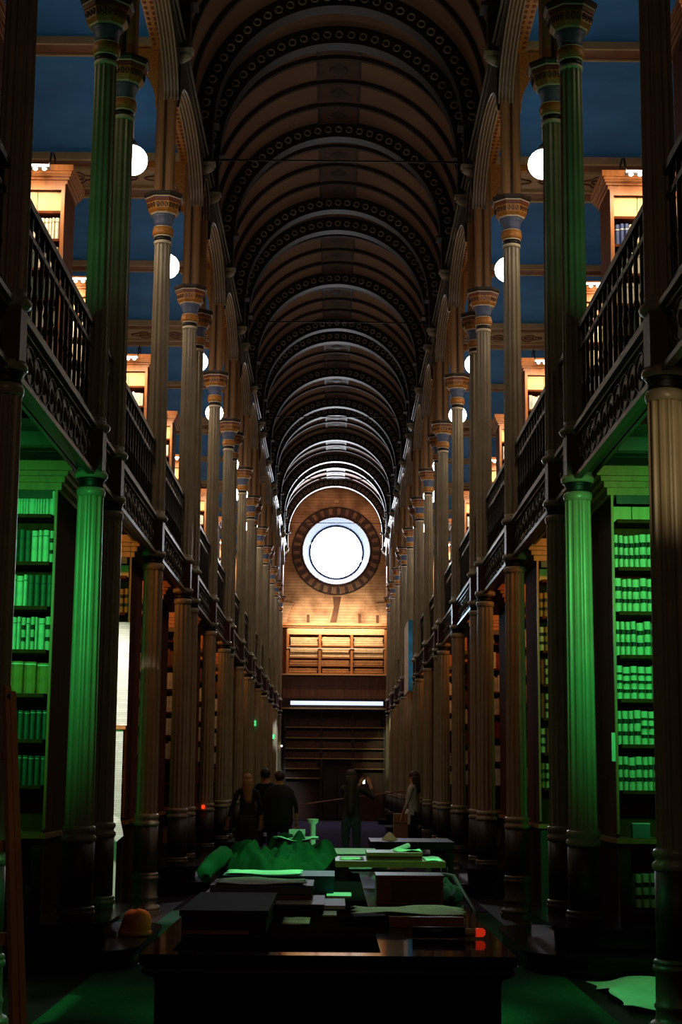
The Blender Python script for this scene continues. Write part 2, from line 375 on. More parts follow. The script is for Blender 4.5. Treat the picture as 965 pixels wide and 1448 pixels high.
for k in range(8):
    a = pi / 4 * k
    for q in (-1, 0, 1):
        u = q * .045; rr = .181; cx = rr * cos(a) - u * sin(a); cy = rr * sin(a) + u * cos(a)
        pts = [(cx + .008 * cos(a) * sin(t) + .014 * cos(t) * -sin(a), cy + .008 * sin(a) * sin(t) + .014 * cos(t) * cos(a), 7.89 + .028 * sin(t)) for t in [2 * pi * i / 6 for i in range(6)]]
        b.tube(pts, .005, 4, mi=2, closed=True)
COLP.append(('frieze', b.mesh('column_frieze', ['ochre', 'cream', 'black']), 'ochre frieze with black scrolls'))
b = MB(); b.lathe([(.2, 7.935), (.207, 7.94), (.214, 7.975)], 8, mi=1, ph=oct_, smooth=False)
b.lathe([(.222, 7.975), (.226, 7.985)], 8, mi=2, ph=oct_, smooth=False)
b.lathe([(.222, 7.985), (.24, 8.01), (.24, 8.04)], 8, mi=0, ph=oct_, smooth=False)
COLP.append(('abacus', b.mesh('column_abacus', ['iron_dark', 'redbrown', 'cream']), None))
b = MB(); b.box(-.055, .055, -.055, .055, 8.03, 9.83, mi=1)
for sx in (-1, 1):
    for sy in (-1, 1):
        b.lathe([(.05, 8.03), (.05, 9.83)], 10, cx=sx * .06, cy=sy * .06, caps=False, smooth=False)
b.box(-.12, .12, -.12, .12, 8.03, 8.07)
COLP.append(('post', b.mesh('column_post', ['post', 'iron_dark']), 'tan clustered post'))
# bracket towards the aisle (side dependent) and knob towards the nave
BR = {}
for s in (-1, 1):
    pts = [(s * .1, 9.83), (s * .1, 9.1)]
    for i in range(9):
        a = pi / 2 * i / 8; pts.append((s * (.12 + .5 - .5 * cos(a)), 9.1 + .66 * sin(a)))
    pts += [(s * .62, 9.83)]
    bb = MB().prism(pts, 'y', -.07, .07)
    BR[s] = bb.mesh('aisle_bracket', 'ochre')
    kb = MB()
    kb.tube([(-s * .1, 0, 9.73), (-s * .2, 0, 9.76), (-s * .27, 0, 9.79)], [.07, .06, .045], 8)
    kb.box(-s * .08, -s * .3, -.06, .06, 9.80, 9.85)
    BR[('k', s)] = kb.mesh('nave_knob', 'iron_ring')
def column(s, y, label):
    t = thing('iron_column', label, 'column', (s * COLX, y, 0), 'cast-iron columns of the nave')
    for n, me, lb in COLP:
        o = ob(n, me, t)
        if lb: o['label'] = lb
    ob('bracket', BR[s], t)['label'] = 'ochre curved bracket under the aisle beam'
    ob('knob', BR[('k', s)], t)
for s in (-1, 1):
    for k, y in enumerate(SING):
        column(s, y, f'{FIRST[k]} single fluted iron column along the {SIDE[s]} side, counted from the camera')
    for k, yc in enumerate(PAIR):
        if k == 0: continue
        for q, wd in ((-1, 'front'), (1, 'rear')):
            column(s, yc + q * PH, f'{wd} fluted iron column of the {FIRST[k - 1]} pair along the {SIDE[s]} side')

# ------------------------------------------------------------------ galleries: beams, slabs, railings
ALLY = sorted(SING + [yc + q * PH for yc in PAIR[1:] for q in (-1, 1)] + [PAIR[0] + PH])
def fascia(L, s=1):
    p = MB().box(-.05, .05, 0, L, 3.93, 4.24); 
    m = MB().box(-.1, -.045, 0, L, 3.87, 3.905).box(-.075, -.03, 0, L, 3.905, 3.94)
    m.box(-.08, .08, 0, L, 4.235, 4.265).box(-.11, .11, 0, L, 4.265, 4.30)
    return p, m
def ornament(L, s):
    mb = MB(); n = max(2, int(L / .26)); st = L / n
    for i in range(n):
        c = st * (i + .5)
        pts = [(-s * .056, c + .17 * cos(t), 4.09 + .125 * sin(t)) for t in [2 * pi * q / 16 for q in range(16)]]
        mb.tube(pts, .007, 4, closed=True)
        mb.lathe([(.001, 4.03), (.02, 4.06), (.022, 4.1), (.001, 4.15)], 6, cx=-s * .055, cy=c)
    return mb
rail_cache = {}
for s in (-1, 1):
    for i in range(len(ALLY) - 1):
        y0, y1 = ALLY[i] + .06, ALLY[i + 1] - .06; L = y1 - y0
        if L < .2: continue
        key = (round(L, 2), s)
        if key not in rail_cache:
            p, m = fascia(L); d = {}
            if s < 0: p.v = [(-x, y, z) for x, y, z in p.v]; m.v = [(-x, y, z) for x, y, z in m.v]
            d['panel'] = p.mesh('fascia_panel', 'gallery'); d['moulding'] = m.mesh('fascia_moulding', 'fascia_mould')
            d['ornament'] = ornament(L, s).mesh('fascia_ornament', 'gallery_orn')
            r = MB().box(-.035, .035, 0, L, 5.12, 5.17).box(-.028, .028, 0, L, 5.17, 5.185)
            d['top_rail'] = r.mesh('top_rail', 'rail')
            d['mid_rail'] = MB().box(-.014, .014, 0, L, 4.96, 5.0).mesh('mid_rail', 'rail')
            d['bottom_rail'] = MB().box(-.015, .015, 0, L, 4.40, 4.43).mesh('bottom_rail', 'rail')
            n = max(2, int(L / .2)); d['n'] = n
            bb = MB()
            for q in range(n): bb.lathe([(.014, 4.31), (.014, 5.12)], 6, cy=L * (q + .5) / n, caps=False)
            d['stuff'] = bb.mesh('baluster_row', 'rail')
            rail_cache[key] = d
        d = rail_cache[key]
        bay = f'{FIRST[i]}'
        g = ob('gallery_fascia', d['panel'], None, (s * 2.06, y0, 0)); g['kind'] = 'structure'
        ob('moulding', d['moulding'], g); oo = ob('ornament', d['ornament'], g); oo['label'] = 'row of interlaced oval relief ornament'
        t = thing('gallery_railing', f'black iron gallery railing in the {bay} column gap on the {SIDE[s]} side', 'railing', (s * 2.04, y0, 0), 'gallery railings')
        for nm in ('top_rail', 'mid_rail', 'bottom_rail'): ob(nm, d[nm], t)
        if i < 6:
            if 'bal' not in rail_cache:
                rail_cache['bal'] = MB().lathe([(.015, 4.31), (.015, 4.6), (.023, 4.63), (.015, 4.66), (.015, 4.95), (.022, 4.98), (.015, 5.0), (.015, 5.12)], 6, caps=False).mesh('baluster', 'rail')
            for q in range(d['n']): ob('baluster', rail_cache['bal'], t, (0, L * (q + .5) / d['n'], 0))
        else: ob('baluster_row', d['stuff'], t)['kind'] = 'stuff'
    # slab + boarded soffit + floor of the gallery
    sl = struct('gallery_floor', MB().box(s * 2.07, s * 5.6, 4.5, YEND, 4.21, 4.3).mesh('gallery_floor', 'wood_dark'))
    ob('edge_beam', MB().box(s * 2.15, s * 2.18, 4.5, YEND, 3.96, 4.21).mesh('edge_beam', 'rail'), sl)
    pl = MB().box(s * 2.2, s * 5.6, 0, .325, 4.17, 4.2).mesh('soffit_board', 'plank')
    jo = MB().box(s * 2.08, s * 5.6, -.06, .06, 4.06, 4.2).mesh('joist', 'plank')
    y = 8.2; k = 0
    while y < 20:
        ob('soffit_board', pl, sl, (0, y, 0)); y += .34
    for y in (8.6, 9.6, 10.6, 11.6, 12.55, 14.3, 15.2, 16.1, 18.4, 19.3): ob('joist', jo, sl, (0, y, 0))
    pm = MB(); y = 20
    while y < YEND - .4: pm.box(s * 2.12, s * 5.6, y, y + .325, 4.17, 4.2); y += .34
    ob('soffit_boards', pm.mesh('soffit_boards', 'plank'), sl)['kind'] = 'stuff'

# ------------------------------------------------------------------ clerestory, vault, aisle ceilings
VC = 10.43
for s in (-1, 1):
    nm = 'clerestory_wall_' + SIDE[s]
    cw = struct(nm, MB().box(s * 1.93, s * 2.1, 8, YEND, 9.83, 10.5).mesh(nm, 'rib_dark'))
    for i in range(len(ALLY) - 1):
        y0, y1 = ALLY[i] + .1, ALLY[i + 1] - .1; L = y1 - y0
        if y0 < 8: continue
        key = ('arch', round(L, 2), s)
        if key not in rail_cache:
            rise = .62 if L > 2 else .4
            N = 18; cur = [(L * (.5 - .5 * cos(pi * j / N)), 9.80 - rise + rise * sin(pi * j / N)) for j in range(N + 1)]
            pl_ = MB()
            for j in range(N):
                (ya, za), (yb, zb) = cur[j], cur[j + 1]
                pl_.add([(s * x, yy, zz) for x in (1.86, 2.02) for yy, zz in ((ya, za), (yb, zb), (yb, 9.84), (ya, 9.84))], [(0, 1, 2, 3), (7, 6, 5, 4)], 0)
                pl_.add([(s * 1.86, ya, za), (s * 2.02, ya, za), (s * 2.02, yb, zb), (s * 1.86, yb, zb)], [(0, 1, 2, 3)], 1)
            sc = MB()
            if L > 2:
                yy = .12
                sc.box(s * 2.02, s * 2.17, 0, L, 9.80, 9.84, 0)
                while yy < L - .1:
                    for q in (-1, 1):
                        pts = [(s * 2.095 + q * .034 + (.006 + .0026 * t) * cos(t) * q, yy + (.006 + .0036 * t) * sin(t), 9.797) for t in [w_ * .75 for w_ in range(12)]]
                        sc.tube(pts, .0045, 4, mi=1)
                    yy += .125
            ed = MB()
            for x in (1.86, 1.9, 1.94, 1.98, 2.02): ed.tube([(s * x, a_, b_) for a_, b_ in cur], .009, 5)
            rail_cache[key] = (pl_.mesh('gallery_arch', ['iron_dark', 'arch_soffit']), ed.mesh('arch_edge', 'iron_ring'), sc.mesh('scroll_ornament', ['ochre', 'redbrown']) if L > 2 else None)
        ms_ = rail_cache[key]
        ar = ob('arch', ms_[0], cw, (0, y0, 0)); ob('arch_edge', ms_[1], ar)
        if ms_[2]: ob('scroll_ornament', ms_[2], ar)
    co = MB().box(s * 1.84, s * 1.93, 8, YEND, 9.87, 9.92).box(s * 1.87, s * 1.93, 8, YEND, 9.83, 9.87).box(s * 1.88, s * 1.93, 8, YEND, 10.36, 10.41)
    for x_, z_ in ((1.84, 9.89), (1.80, 9.93)): co.tube([(s * x_, 8, z_), (s * x_, YEND, z_)], .016, 6)
    ob('cornice', co.mesh('cornice', 'fascia_mould'), cw)
    # aisle ceiling
    nm = 'ceiling_' + SIDE[s] + '_aisle'
    ce = struct(nm, MB().box(s * 2.0, s * 5.7, 6, YEND, 9.92, 10.02).mesh(nm, 'sky_ceiling'))
    tb = MB().box(s * 2.1, s * 5.6, -.15, .15, 9.86, 9.92).box(s * 2.1, s * 5.6, -.17, -.13, 9.83, 9.92).box(s * 2.1, s * 5.6, .13, .17, 9.83, 9.92)
    tbm = tb.mesh('thin_beam', 'beam')
    ti = MB().box(s * 2.42, s * 5.6, -.125, .125, 9.848, 9.865).mesh('beam_inset', 'redbrown')
    tro = MB()
    for c in (2.3,):
        tro.lathe([(.09, 9.845), (.09, 9.86)], 16, cx=s * c)
    trm = tro.mesh('beam_roundel', 'ochre')
    wb = MB().box(s * 2.1, s * 5.6, -.72, .72, 9.85, 9.92)
    for q in (-.72, -.36, .36, .72): wb.box(s * 2.1, s * 5.6, q - .03, q + .03, 9.82, 9.92)
    wbm = wb.mesh('wide_beam', 'beam')
    wi = MB()
    for q in (-1, 1): wi.box(s * 2.45, s * 5.6, q * .54 - .11, q * .54 + .11, 9.84, 9.855)
    wim = wi.mesh('beam_inset', 'redbrown')
    wo = MB()
    for c in (2.5, 3.1, 3.7, 4.3):
        for t0 in (0,):
            pts = [(s * c + .2 * cos(t) * (1 + .25 * cos(4 * t)), .17 * sin(t) * (1 + .25 * cos(4 * t)), 9.845) for t in [2 * pi * j / 24 for j in range(24)]]
            wo.tube(pts, .013, 4, closed=True)
            pts = [(s * c + .09 * cos(t), .07 * sin(t), 9.845) for t in [2 * pi * j / 12 for j in range(12)]]
            wo.tube(pts, .013, 4, closed=True)
    wom = wo.mesh('beam_cartouche', 'redbrown')
    for y in SING[1:]:
        o = ob('thin_beam', tbm, ce, (0, y, 0)); ob('inset', ti, o); ob('roundel', trm, o)
    for yc in PAIR[1:]:
        o = ob('wide_beam', wbm, ce, (0, yc, 0)); ob('inset', wim, o); ob('cartouche', wom, o)
    # outer aisle walls
    nm = 'wall_' + SIDE[s]
    struct(nm, MB().box(s * 5.6, s * 5.75, 4, YEND, 0, 10).mesh(nm, 'wall'))

vt = struct('ceiling', MB().arch(2.0, 2.08, 8, YEND, VC, 64).mesh('ceiling', 'vault'))
ringm = MB()
for k in range(33):
    a = pi * (k + .5) / 33
    c = Vector((1.86 * cos(a), 0, VC + 1.86 * sin(a)))
    pts = [c + Vector((.05 * cos(t), 0, .05 * sin(t))) for t in [2 * pi * j / 10 for j in range(10)]]
    ringm.tube(pts, .0145, 4, closed=True)
ringm = ringm.mesh('ring_ornament', 'rib_ring')
ribm = MB().arch(1.74, 2.02, -.1, .1, VC, 48, zb=9.85).arch(1.72, 1.76, -.12, .12, VC, 48, zb=10.39)
for s in (-1, 1):
    ribm.box(s * 1.66, s * 2.0, -.13, .13, 10.38, 10.43, mi=1); ribm.box(s * 1.80, s * 2.0, -.12, .12, 9.85, 10.38)
ribm = ribm.mesh('main_arch', ['rib_dark', 'iron_dark'])
smallm = MB().arch(1.93, 2.01, -.035, .035, VC, 48).mesh('small_rib', 'rib')
for y in ALLY:
    if y < 9: continue
    o = ob('main_arch', ribm, vt, (0, y, 0)); ob('ring_ornament', ringm, o, (0, -.105, 0))['label'] = 'row of pale cast rings'
aa = .16
cp = {}
def crown(L):
    if L not in cp:
        m1 = MB().arch(1.965, 2.0, .02, L - .02, VC, 6, a0=pi / 2 - aa, a1=pi / 2 + aa)
        m2 = MB()
        for q in (-1, 1): m2.arch(1.955, 2.0, .02, L - .02, VC, 1, a0=pi / 2 + q * aa - .012, a1=pi / 2 + q * aa + .012)
        m2.add([(-.16, L / 2, VC + 1.95), (0, L * .2, VC + 1.955), (.16, L / 2, VC + 1.95), (0, L * .8, VC + 1.955), (0, L / 2, VC + 1.94)], [(0, 1, 4), (1, 2, 4), (2, 3, 4), (3, 0, 4)])
        cp[L] = (m1.mesh('crown_panel', 'crown'), m2.mesh('crown_fret', 'crown_orn'))
    return cp[L]
for i in range(len(ALLY) - 1):
    y0, y1 = ALLY[i], ALLY[i + 1]
    if y0 < 9: continue
    if y1 - y0 > 2:
        st = (y1 - y0) / 4
        for q in (1, 2, 3): ob('small_rib', smallm, vt, (0, y0 + q * st, 0))
        for q in range(4):
            a, c = crown(round(st - .14, 3)); o = ob('crown_panel', a, vt, (0, y0 + q * st + .07, 0)); ob('fret', c, o)
tr = MB().tube([(-1.85, 0, 10.13), (1.85, 0, 10.13)], .013, 6)
trm = tr.mesh('tie_rod', 'rib_dark')
for yc in PAIR[1:]: ob('tie_rod', trm, vt, (0, yc, 0))

# ------------------------------------------------------------------ end wall with round window
CX, CZ = .045, 10.04
WR = 1.28
ew = MB(); n = 64
# rectangle with circular hole
def rectpt(a):
    c, s_ = cos(a), sin(a); hx, hz0, hz1 = 5.8, 10.1, 3.2
    t = 1e9
    if c > 1e-6: t = min(t, (hx - CX) / c)
    if c < -1e-6: t = min(t, (hx + CX) / -c)
    if s_ > 1e-6: t = min(t, hz1 / s_)
    if s_ < -1e-6: t = min(t, hz0 / -s_)
    return (CX + t * c, CZ + t * s_)
angs = sorted(set([2 * pi * k / n for k in range(n)]))
vs = []
for a in angs:
    x, z = rectpt(a); vs += [(x, YEND, z), (CX + WR * cos(a), YEND, CZ + WR * sin(a)), (CX + 1.0 * cos(a), YEND + .45, CZ + 1.0 * sin(a))]
fs = []; 
for k in range(n):
    j = (k + 1) % n
    fs.append((3 * k, 3 * j, 3 * j + 1, 3 * k + 1))
ew.add(vs, fs, 0)
ew.add(vs, [(3 * k + 1, 3 * ((k + 1) % n) + 1, 3 * ((k + 1) % n) + 2, 3 * k + 2) for k in range(n)], 1)
wb_ = struct('wall_back', ew.mesh('wall_back', ['endwall', 'winframe']))
win = struct('window_1', MB().tube([(CX + 1.02 * cos(2 * pi * k / 48), YEND + .42, CZ + 1.02 * sin(2 * pi * k / 48)) for k in range(48)], .05, 8, closed=True).mesh('window_1', 'winframe'))
pane = MB(); pane.add([(CX, YEND + .43, CZ)] + [(CX + 1.02 * cos(2 * pi * k / 48), YEND + .43, CZ + 1.02 * sin(2 * pi * k / 48)) for k in range(48)], [(0, 1 + (k + 1) % 48, 1 + k) for k in range(48)])
ob('pane', pane.mesh('pane', 'daylight'), win)
mo = MB()
for r, tk in ((1.30, .035), (1.36, .02), (1.68, .03)):
    mo.tube([(CX + r * cos(2 * pi * k / 48), YEND - .03, CZ + r * sin(2 * pi * k / 48)) for k in range(48)], tk, 6, closed=True)
ob('moulding', mo.mesh('round_moulding', 'voussoir'), win)
NV = 60
for k in range(NV):
    vm = None
    a0 = 2 * pi * k / NV + .012; a1 = 2 * pi * (k + 1) / NV - .012
    pr = .05 + .015 * ((k * 7) % 3)
    pts = [(CX + r * cos(a), CZ + r * sin(a)) for r, a in ((1.4, a0), (1.64, a0), (1.64, a1), (1.4, a1))]
    ob('brick', MB().prism(pts, 'y', YEND - pr, YEND).mesh('voussoir_brick', 'voussoir' if k % 2 else 'voussoir2'), wb_)
ob('dark_patch', MB().add([(CX - .12, YEND - .004, 8.3), (CX + .2, YEND - .004, 8.3), (CX + .1, YEND - .004, 7.7), (CX + .03, YEND - .004, 7.3), (CX - .22, YEND - .004, 7.3), (CX - .08, YEND - .004, 7.9)], [(0, 1, 2, 3, 4, 5)]).mesh('dark_patch', 'dark_patch'), wb_)  # irregular dark brown patch on the wall above the bookcase
for x, h in ((.95, .35), (1.62, .3), (-1.0, .3)):
    ob('iron_plate', MB().box(x - .05, x + .05, YEND - .03, YEND, 7.3, 7.3 + h).mesh('iron_plate', 'dark_patch'), wb_)
for x, z in ((.03, 11.95),):
    ob('bracket_plate', MB().box(x - .08, x + .08, YEND - .06, YEND, z - .06, z + .06).mesh('vent_plate', 'beam'), wb_)
for s in (-1, 1):
    cb = MB().prism([(s * 1.98, 8.05), (s * 1.5, 8.0), (s * 1.62, 7.85), (s * 1.75, 7.55), (s * 1.8, 7.2), (s * 1.98, 7.1)], 'y', YEND - .3, YEND)
    ob('corbel', cb.mesh('wall_corbel', 'endwall'), wb_)

# end bookcases
def bx(*a): return MB().box(*a)
YB = YEND - .5
ec = thing('wall_bookcase', 'brightly lit three-bay oak bookcase on the end wall below the round window', 'bookcase', (.05, YB, 5.3))
def eb(n, m, mt, lb=None):
    o = ob(n, m.mesh(n, mt), ec, (-.05, -YB, -5.3))
    if lb: o['label'] = lb
eb('back_panel', bx(-1.95, 2.05, YEND - .06, YEND - .02, 5.3, 7.1), 'wood_red')
eb('cornice', bx(-2.0, 2.1, YB - .1, YEND, 7.13, 7.22).box(-1.95, 2.05, YB - .04, YEND, 7.06, 7.13), 'wood_red')
eb('fascia_board', bx(-1.76, 1.87, YB - .05, YB, 6.80, 7.02), 'wood_light', 'pale brightly lit board above the shelves')
for x in (-1.79, -.59, .6, 1.86): eb('upright', bx(x, x + .1, YB - .04, YEND - .05, 5.33, 7.0), 'wood_red')
for z in (6.36, 5.92, 5.62, 5.33): eb('shelf', bx(-1.78, 1.9, YB, YEND - .05, z, z + .03), 'wood_red')
eb('light_rail', bx(-1.78, 1.9, YB - .07, YB - .045, 6.27, 6.30), 'cream')
eb('sill', bx(-2.0, 2.1, YB - .15, YEND, 5.28, 5.33), 'wood_light')
def endbooks(z, h, x0, x1, flat, mt='wood_light'):
    mb = MB(); rnd = random.Random(int(z * 100 + x0 * 10))
    if flat:
        zz = z
        while zz < z + h - .04:
            t = rnd.uniform(.07, .1); mb.box(x0 + rnd.uniform(0, .05), x1 - rnd.uniform(0, .05), YB + .03, YEND - .1, zz + .014, zz + t); zz += t
    else:
        x = x0
        while x < x1 - .03:
            t = rnd.uniform(.03, .06); mb.box(x, x + t - .006, YB + .03, YEND - .1, z, z + h * rnd.uniform(.8, 1)); x += t
    return mb
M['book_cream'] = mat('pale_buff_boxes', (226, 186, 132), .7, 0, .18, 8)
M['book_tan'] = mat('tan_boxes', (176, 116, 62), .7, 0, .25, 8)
for bi, (x0, x1) in enumerate(((-1.68, -.60), (-.48, .59), (.71, 1.85))):
    for ri, (z, h) in enumerate(((6.39, .33), (5.96, .30), (5.66, .22), (5.37, .2))):
        mb = endbooks(z, h, x0, x1, not (bi == 1 and ri == 2))
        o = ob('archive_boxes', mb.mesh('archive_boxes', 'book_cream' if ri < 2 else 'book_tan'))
        tag(o, f'buff archive boxes packed on shelf {["one (top)", "two", "three", "four"][ri]} of the {["left", "middle", "right"][bi]} bay, end wall bookcase', 'boxes', 'archive boxes of the end wall', 'stuff')
for s in (-1, 1):     # narrow side cases
    t = thing('side_bookcase', f'narrow dark bookcase squeezed in {SIDE[s]} of the lit end wall bookcase', 'bookcase', (s * 2.3, YB, 5.3))
    m1 = MB().box(-.25, .25, .44, .48, 0, 1.7)
    for z in (0, .4, .75, 1.1, 1.45): m1.box(-.25, .25, .05, .45, z, z + .025)
    ob('shelves', m1.mesh('side_shelves', 'wood_red'), t)
pan = MB().box(-1.9, 1.98, YB - .02, YB + .05, 4.42, 5.28)
pn = thing('end_gallery_front', 'dark brown boarded gallery front below the lit bookcase at the far end', 'panelling', (0, YB, 4.4))
for k in range(12):
    x = -1.9 + k * .325; ob('board', MB().box(x + .004, x + .321, -.03, .03, .02, .86).mesh('board', 'panelling'), pn)
eg = struct('end_gallery_floor', bx(-2.6, 2.7, YB - .6, YEND, 4.08, 4.4).mesh('end_gallery_floor', 'wood_dark'))
ob('trim_board', bx(-2.0, 2.1, YB - .66, YB - .6, 4.0, 4.06).mesh('trim_board', 'wood_light'), eg)
tl = thing('tube_lamp', 'long white fluorescent tube lamp under the far gallery front', 'lamp', (.11, YB - .72, 4.22))
ob('tube', MB().tube([(-1.7, 0, 0), (1.7, 0, 0)], .075, 10).mesh('tube', 'fluor'), tl)
ob('tray', MB().box(-1.75, 1.75, -.05, .12, .08, .12).mesh('tray', 'black'), tl)
for q in (-1, 1): ob('end_cap', MB().box(q * 1.7, q * 1.75, -.07, .07, -.08, .09).mesh('end_cap', 'black'), tl)
lc = thing('tall_wall_bookcase', 'tall dark bookcase filling the far end at floor level', 'bookcase', (.05, YB, 0))
ob('back_panel', bx(-1.95, 1.95, .4, .45, 0, 4.0).mesh('back_panel', 'panelling'), lc)
for x in (-1.9, -.55, .62, 1.8): ob('upright', bx(x, x + .1, .0, .42, 0, 4.0).mesh('upright', 'wood_dark'), lc)
for z in (3.34, 2.95, 2.56, 2.2): ob('shelf', bx(-1.85, 1.85, -.02, .42, z, z + .035).mesh('shelf', 'wood_light'), lc)
for z in (1.83, 1.48): 
    ob('shelf', bx(-1.85, -.55, -.02, .42, z, z + .035).mesh('shelf', 'wood_light'), lc)
for z in (1.83,): ob('shelf', bx(.7, 1.85, -.02, .42, z, z + .035).mesh('shelf', 'wood_light'), lc)
for (z, h) in ((3.38, .3), (2.99, .26), (2.60, .26), (2.24, .24), (1.87, .24)):
    mb = MB(); x = -1.78
    rnd = random.Random(int(z * 77))
    while x < 1.75:
        t = rnd.uniform(.03, .07)
        if not (-.58 < x < .68 and z < 2): mb.box(x, x + t - .005, YB + .05, YB + .35, z, z + h * rnd.uniform(.85, 1))
        x += t
    o = ob('shelved_books', mb.mesh('shelved_books', 'card_brown')); tag(o, f'dim brown books on the shelf at about {z:.1f} metres, far end bookcase', 'books', 'books of the far end bookcase', 'stuff')
for q in (0, 1):
    ob('door', bx(-.4 + q * .52, .08 + q * .52, -.03, .0, .05, 1.75).mesh('door', 'wood_dark'), lc)

# ------------------------------------------------------------------ bookcases of the alcoves
LROWS = [3.60, 3.20, 2.83, 2.47, 2.11, 1.74, 1.37]
UROWS = [7.41, 7.07, 6.72, 6.38, 6.04, 5.70, 5.36, 5.02]
def case_meshes(kind, s):
    """parts in local coords: origin at the inner front corner on its floor; x grows outwards (times s)."""
    r = []
    X1 = 3.1 if kind != 'upper' else 2.4
    D = .65 if kind == 'upper' else 1.0
    if kind == 'lower':
        zt = 4.0; rows = [3.60, 3.20, 2.83, 2.47, 2.11, 1.74, 1.37]; zf = 0
        r.append(('side_panel', MB().box(0, s * .02, 0, D, .06, 3.8).mesh('side_panel', 'wood_end')))
        r.append(('back_panel', MB().box(s * .02, s * X1, .32, .36, .06, 3.8).box(s * .02, s * X1, D - .02, D, .06, 3.8).mesh('back_panel', 'wood_end')))
        c = MB()
        for o_, z0, z1 in ((.03, 3.80, 3.86), (.06, 3.86, 3.91), (.09, 3.91, 3.95), (.13, 3.95, 4.03)):
            c.box(-s * o_, s * X1, -o_, D + o_, z0, z1)
        r.append(('cornice', c.mesh('cornice', 'wood_red')))
        r.append(('stile', MB().box(s * .0, s * .02, -.03, 0, 1.02, 3.8).mesh('stile', 'wood_red')))
        for x in (1.05, 2.1): r.append(('upright', MB().box(s * x, s * (x + .05), -.01, .325, 1.02, 3.8).mesh('upright', 'wood_end')))
        for z in rows: r.append(('shelf', MB().box(s * .055, s * X1, 0, .325, z - .03, z).mesh('shelf', 'wood_end')))
        r.append(('head_rail', MB().box(s * .05, s * X1, -.015, .0, 3.73, 3.8).mesh('head_rail', 'wood_dark')))
        r.append(('desk_ledge', MB().box(-s * .03, s * X1, -.16, D, .95, .99).mesh('desk_ledge', 'wood_red')))
        r.append(('plinth', MB().box(-s * .03, s * X1, -.13, D, 0, .07).mesh('plinth', 'wood_end')))
        r.append(('base_cabinet', MB().box(0, s * .09, -.1, D, .07, .95).box(s * .09, s * X1, -.08, D, .07, .38).box(s * .09, s * X1, -.1, D, .39, .42).mesh('base_cabinet', 'wood_dark')))
        for x in (.14, .94):
            r.append(('door', MB().box(s * x, s * (x + .74), -.105, -.085, .1, .36).mesh('door', 'wood_dark')))
    else:
        rows = UROWS
        r.append(('side_panel', MB().box(0, s * .03, 0, D, 4.32, 8.06).mesh('side_panel', 'wood_end')))
        r.append(('back_panel', MB().box(s * .03, s * X1, D / 2 - .02, D / 2 + .02, 4.32, 8.06).mesh('back_panel', 'wood_red')))
        c = MB()
        for o_, z0, z1 in ((.02, 8.05, 8.09), (.045, 8.09, 8.12), (.065, 8.12, 8.15), (.075, 8.15, 8.18), (.095, 8.18, 8.25)):
            c.box(-s * o_, s * X1, -o_, D + o_, z0, z1)
        r.append(('cornice', c.mesh('cornice', 'wood_red')))
        r.append(('head_rail', MB().box(s * .0, s * X1, -.02, .0, 7.98, 8.05).mesh('head_rail', 'wood_red')))
        for k in range(8):
            x = .035 + k * .28
            r.append(('back_board', MB().box(s * (x + .004), s * (x + .276), .03, .05, 7.74, 7.98).mesh('back_board', 'wood_light')))
        r.append(('stile', MB().box(s * .0, s * .04, -.03, 0, 4.32, 7.98).mesh('stile', 'wood_red')))
        r.append(('upright', MB().box(s * 1.1, s * 1.15, -.01, D / 2, 4.32, 8.0).mesh('upright', 'wood_end')))
        for z in [7.74] + rows: r.append(('shelf', MB().box(s * .03, s * X1, 0, D / 2, z - .03, z).mesh('shelf', 'wood_end')))
    return r
CM = {(k, s): case_meshes(k, s) for k in ('lower', 'upper') for s in (-1, 1)}
XIN = {('lower', 'P'): 2.31, ('lower', 'S'): 2.2, ('upper', 'P'): 3.08, ('upper', 'S'): 3.08}
# books -----------------------------------------------------------
BM = {}
for nm, c in dict(vellum=(214, 202, 172), cream=(228, 222, 200), olive=(150, 128, 70), tanb=(178, 120, 56), red=(140, 50, 34), navy=(50, 66, 112), grn=(70, 92, 74), grey=(170, 172, 168), brown=(110, 66, 40), darkg=(60, 84, 70)).items():
    M['b_' + nm] = mat('book_' + nm, c, .6, 0, .2, 12)
M['b_label'] = mat('book_label_dark', (30, 26, 24), .6)
def book_mesh(cover, bands, w=.05, h=.28, d=.2, label='b_label', rnd=True):
    mb = MB(); zs = [0]; mis = []
    z = 0
    for (z0, z1) in bands:
        if z0 > z: zs.append(z0); mis.append(0)
        zs.append(z1); mis.append(1); z = z1
    zs.append(h); mis.append(0)
    prof = [(-w / 2, .024), (-w / 2 * .86, .008), (-w / 2 * .4, -.004), (w / 2 * .4, -.004), (w / 2 * .86, .008), (w / 2, .024)]
    o = len(mb.v)
    for z in zs:
        for x, y in prof: mb.v.append((x, y, z))
    n = len(prof)
    for i, mi in enumerate(mis):
        for k in range(n - 1):
            mb.f.append((o + i * n + k, o + i * n + k + 1, o + (i + 1) * n + k + 1, o + (i + 1) * n + k)); mb.m.append(mi); mb.sm.append(False)
    mb.box(-w / 2, w / 2, .024, d, 0, h, 0); mb.box(-w / 2 + .003, w / 2 - .003, .02, d - .01, h, h + .001, 2)
    for z in zs[1:-1]: mb.box(-w / 2 * .82, w / 2 * .82, -.007, .004, z - .002, z + .002, 0)
    e = len(mb.v)
    mb.add([(x, y, h) for x, y in prof], [tuple(range(n))], 0)
    return mb.mesh('book_' + cover, ['b_' + cover, label, 'paper'])
two = [(.07, .11), (.17, .215)]
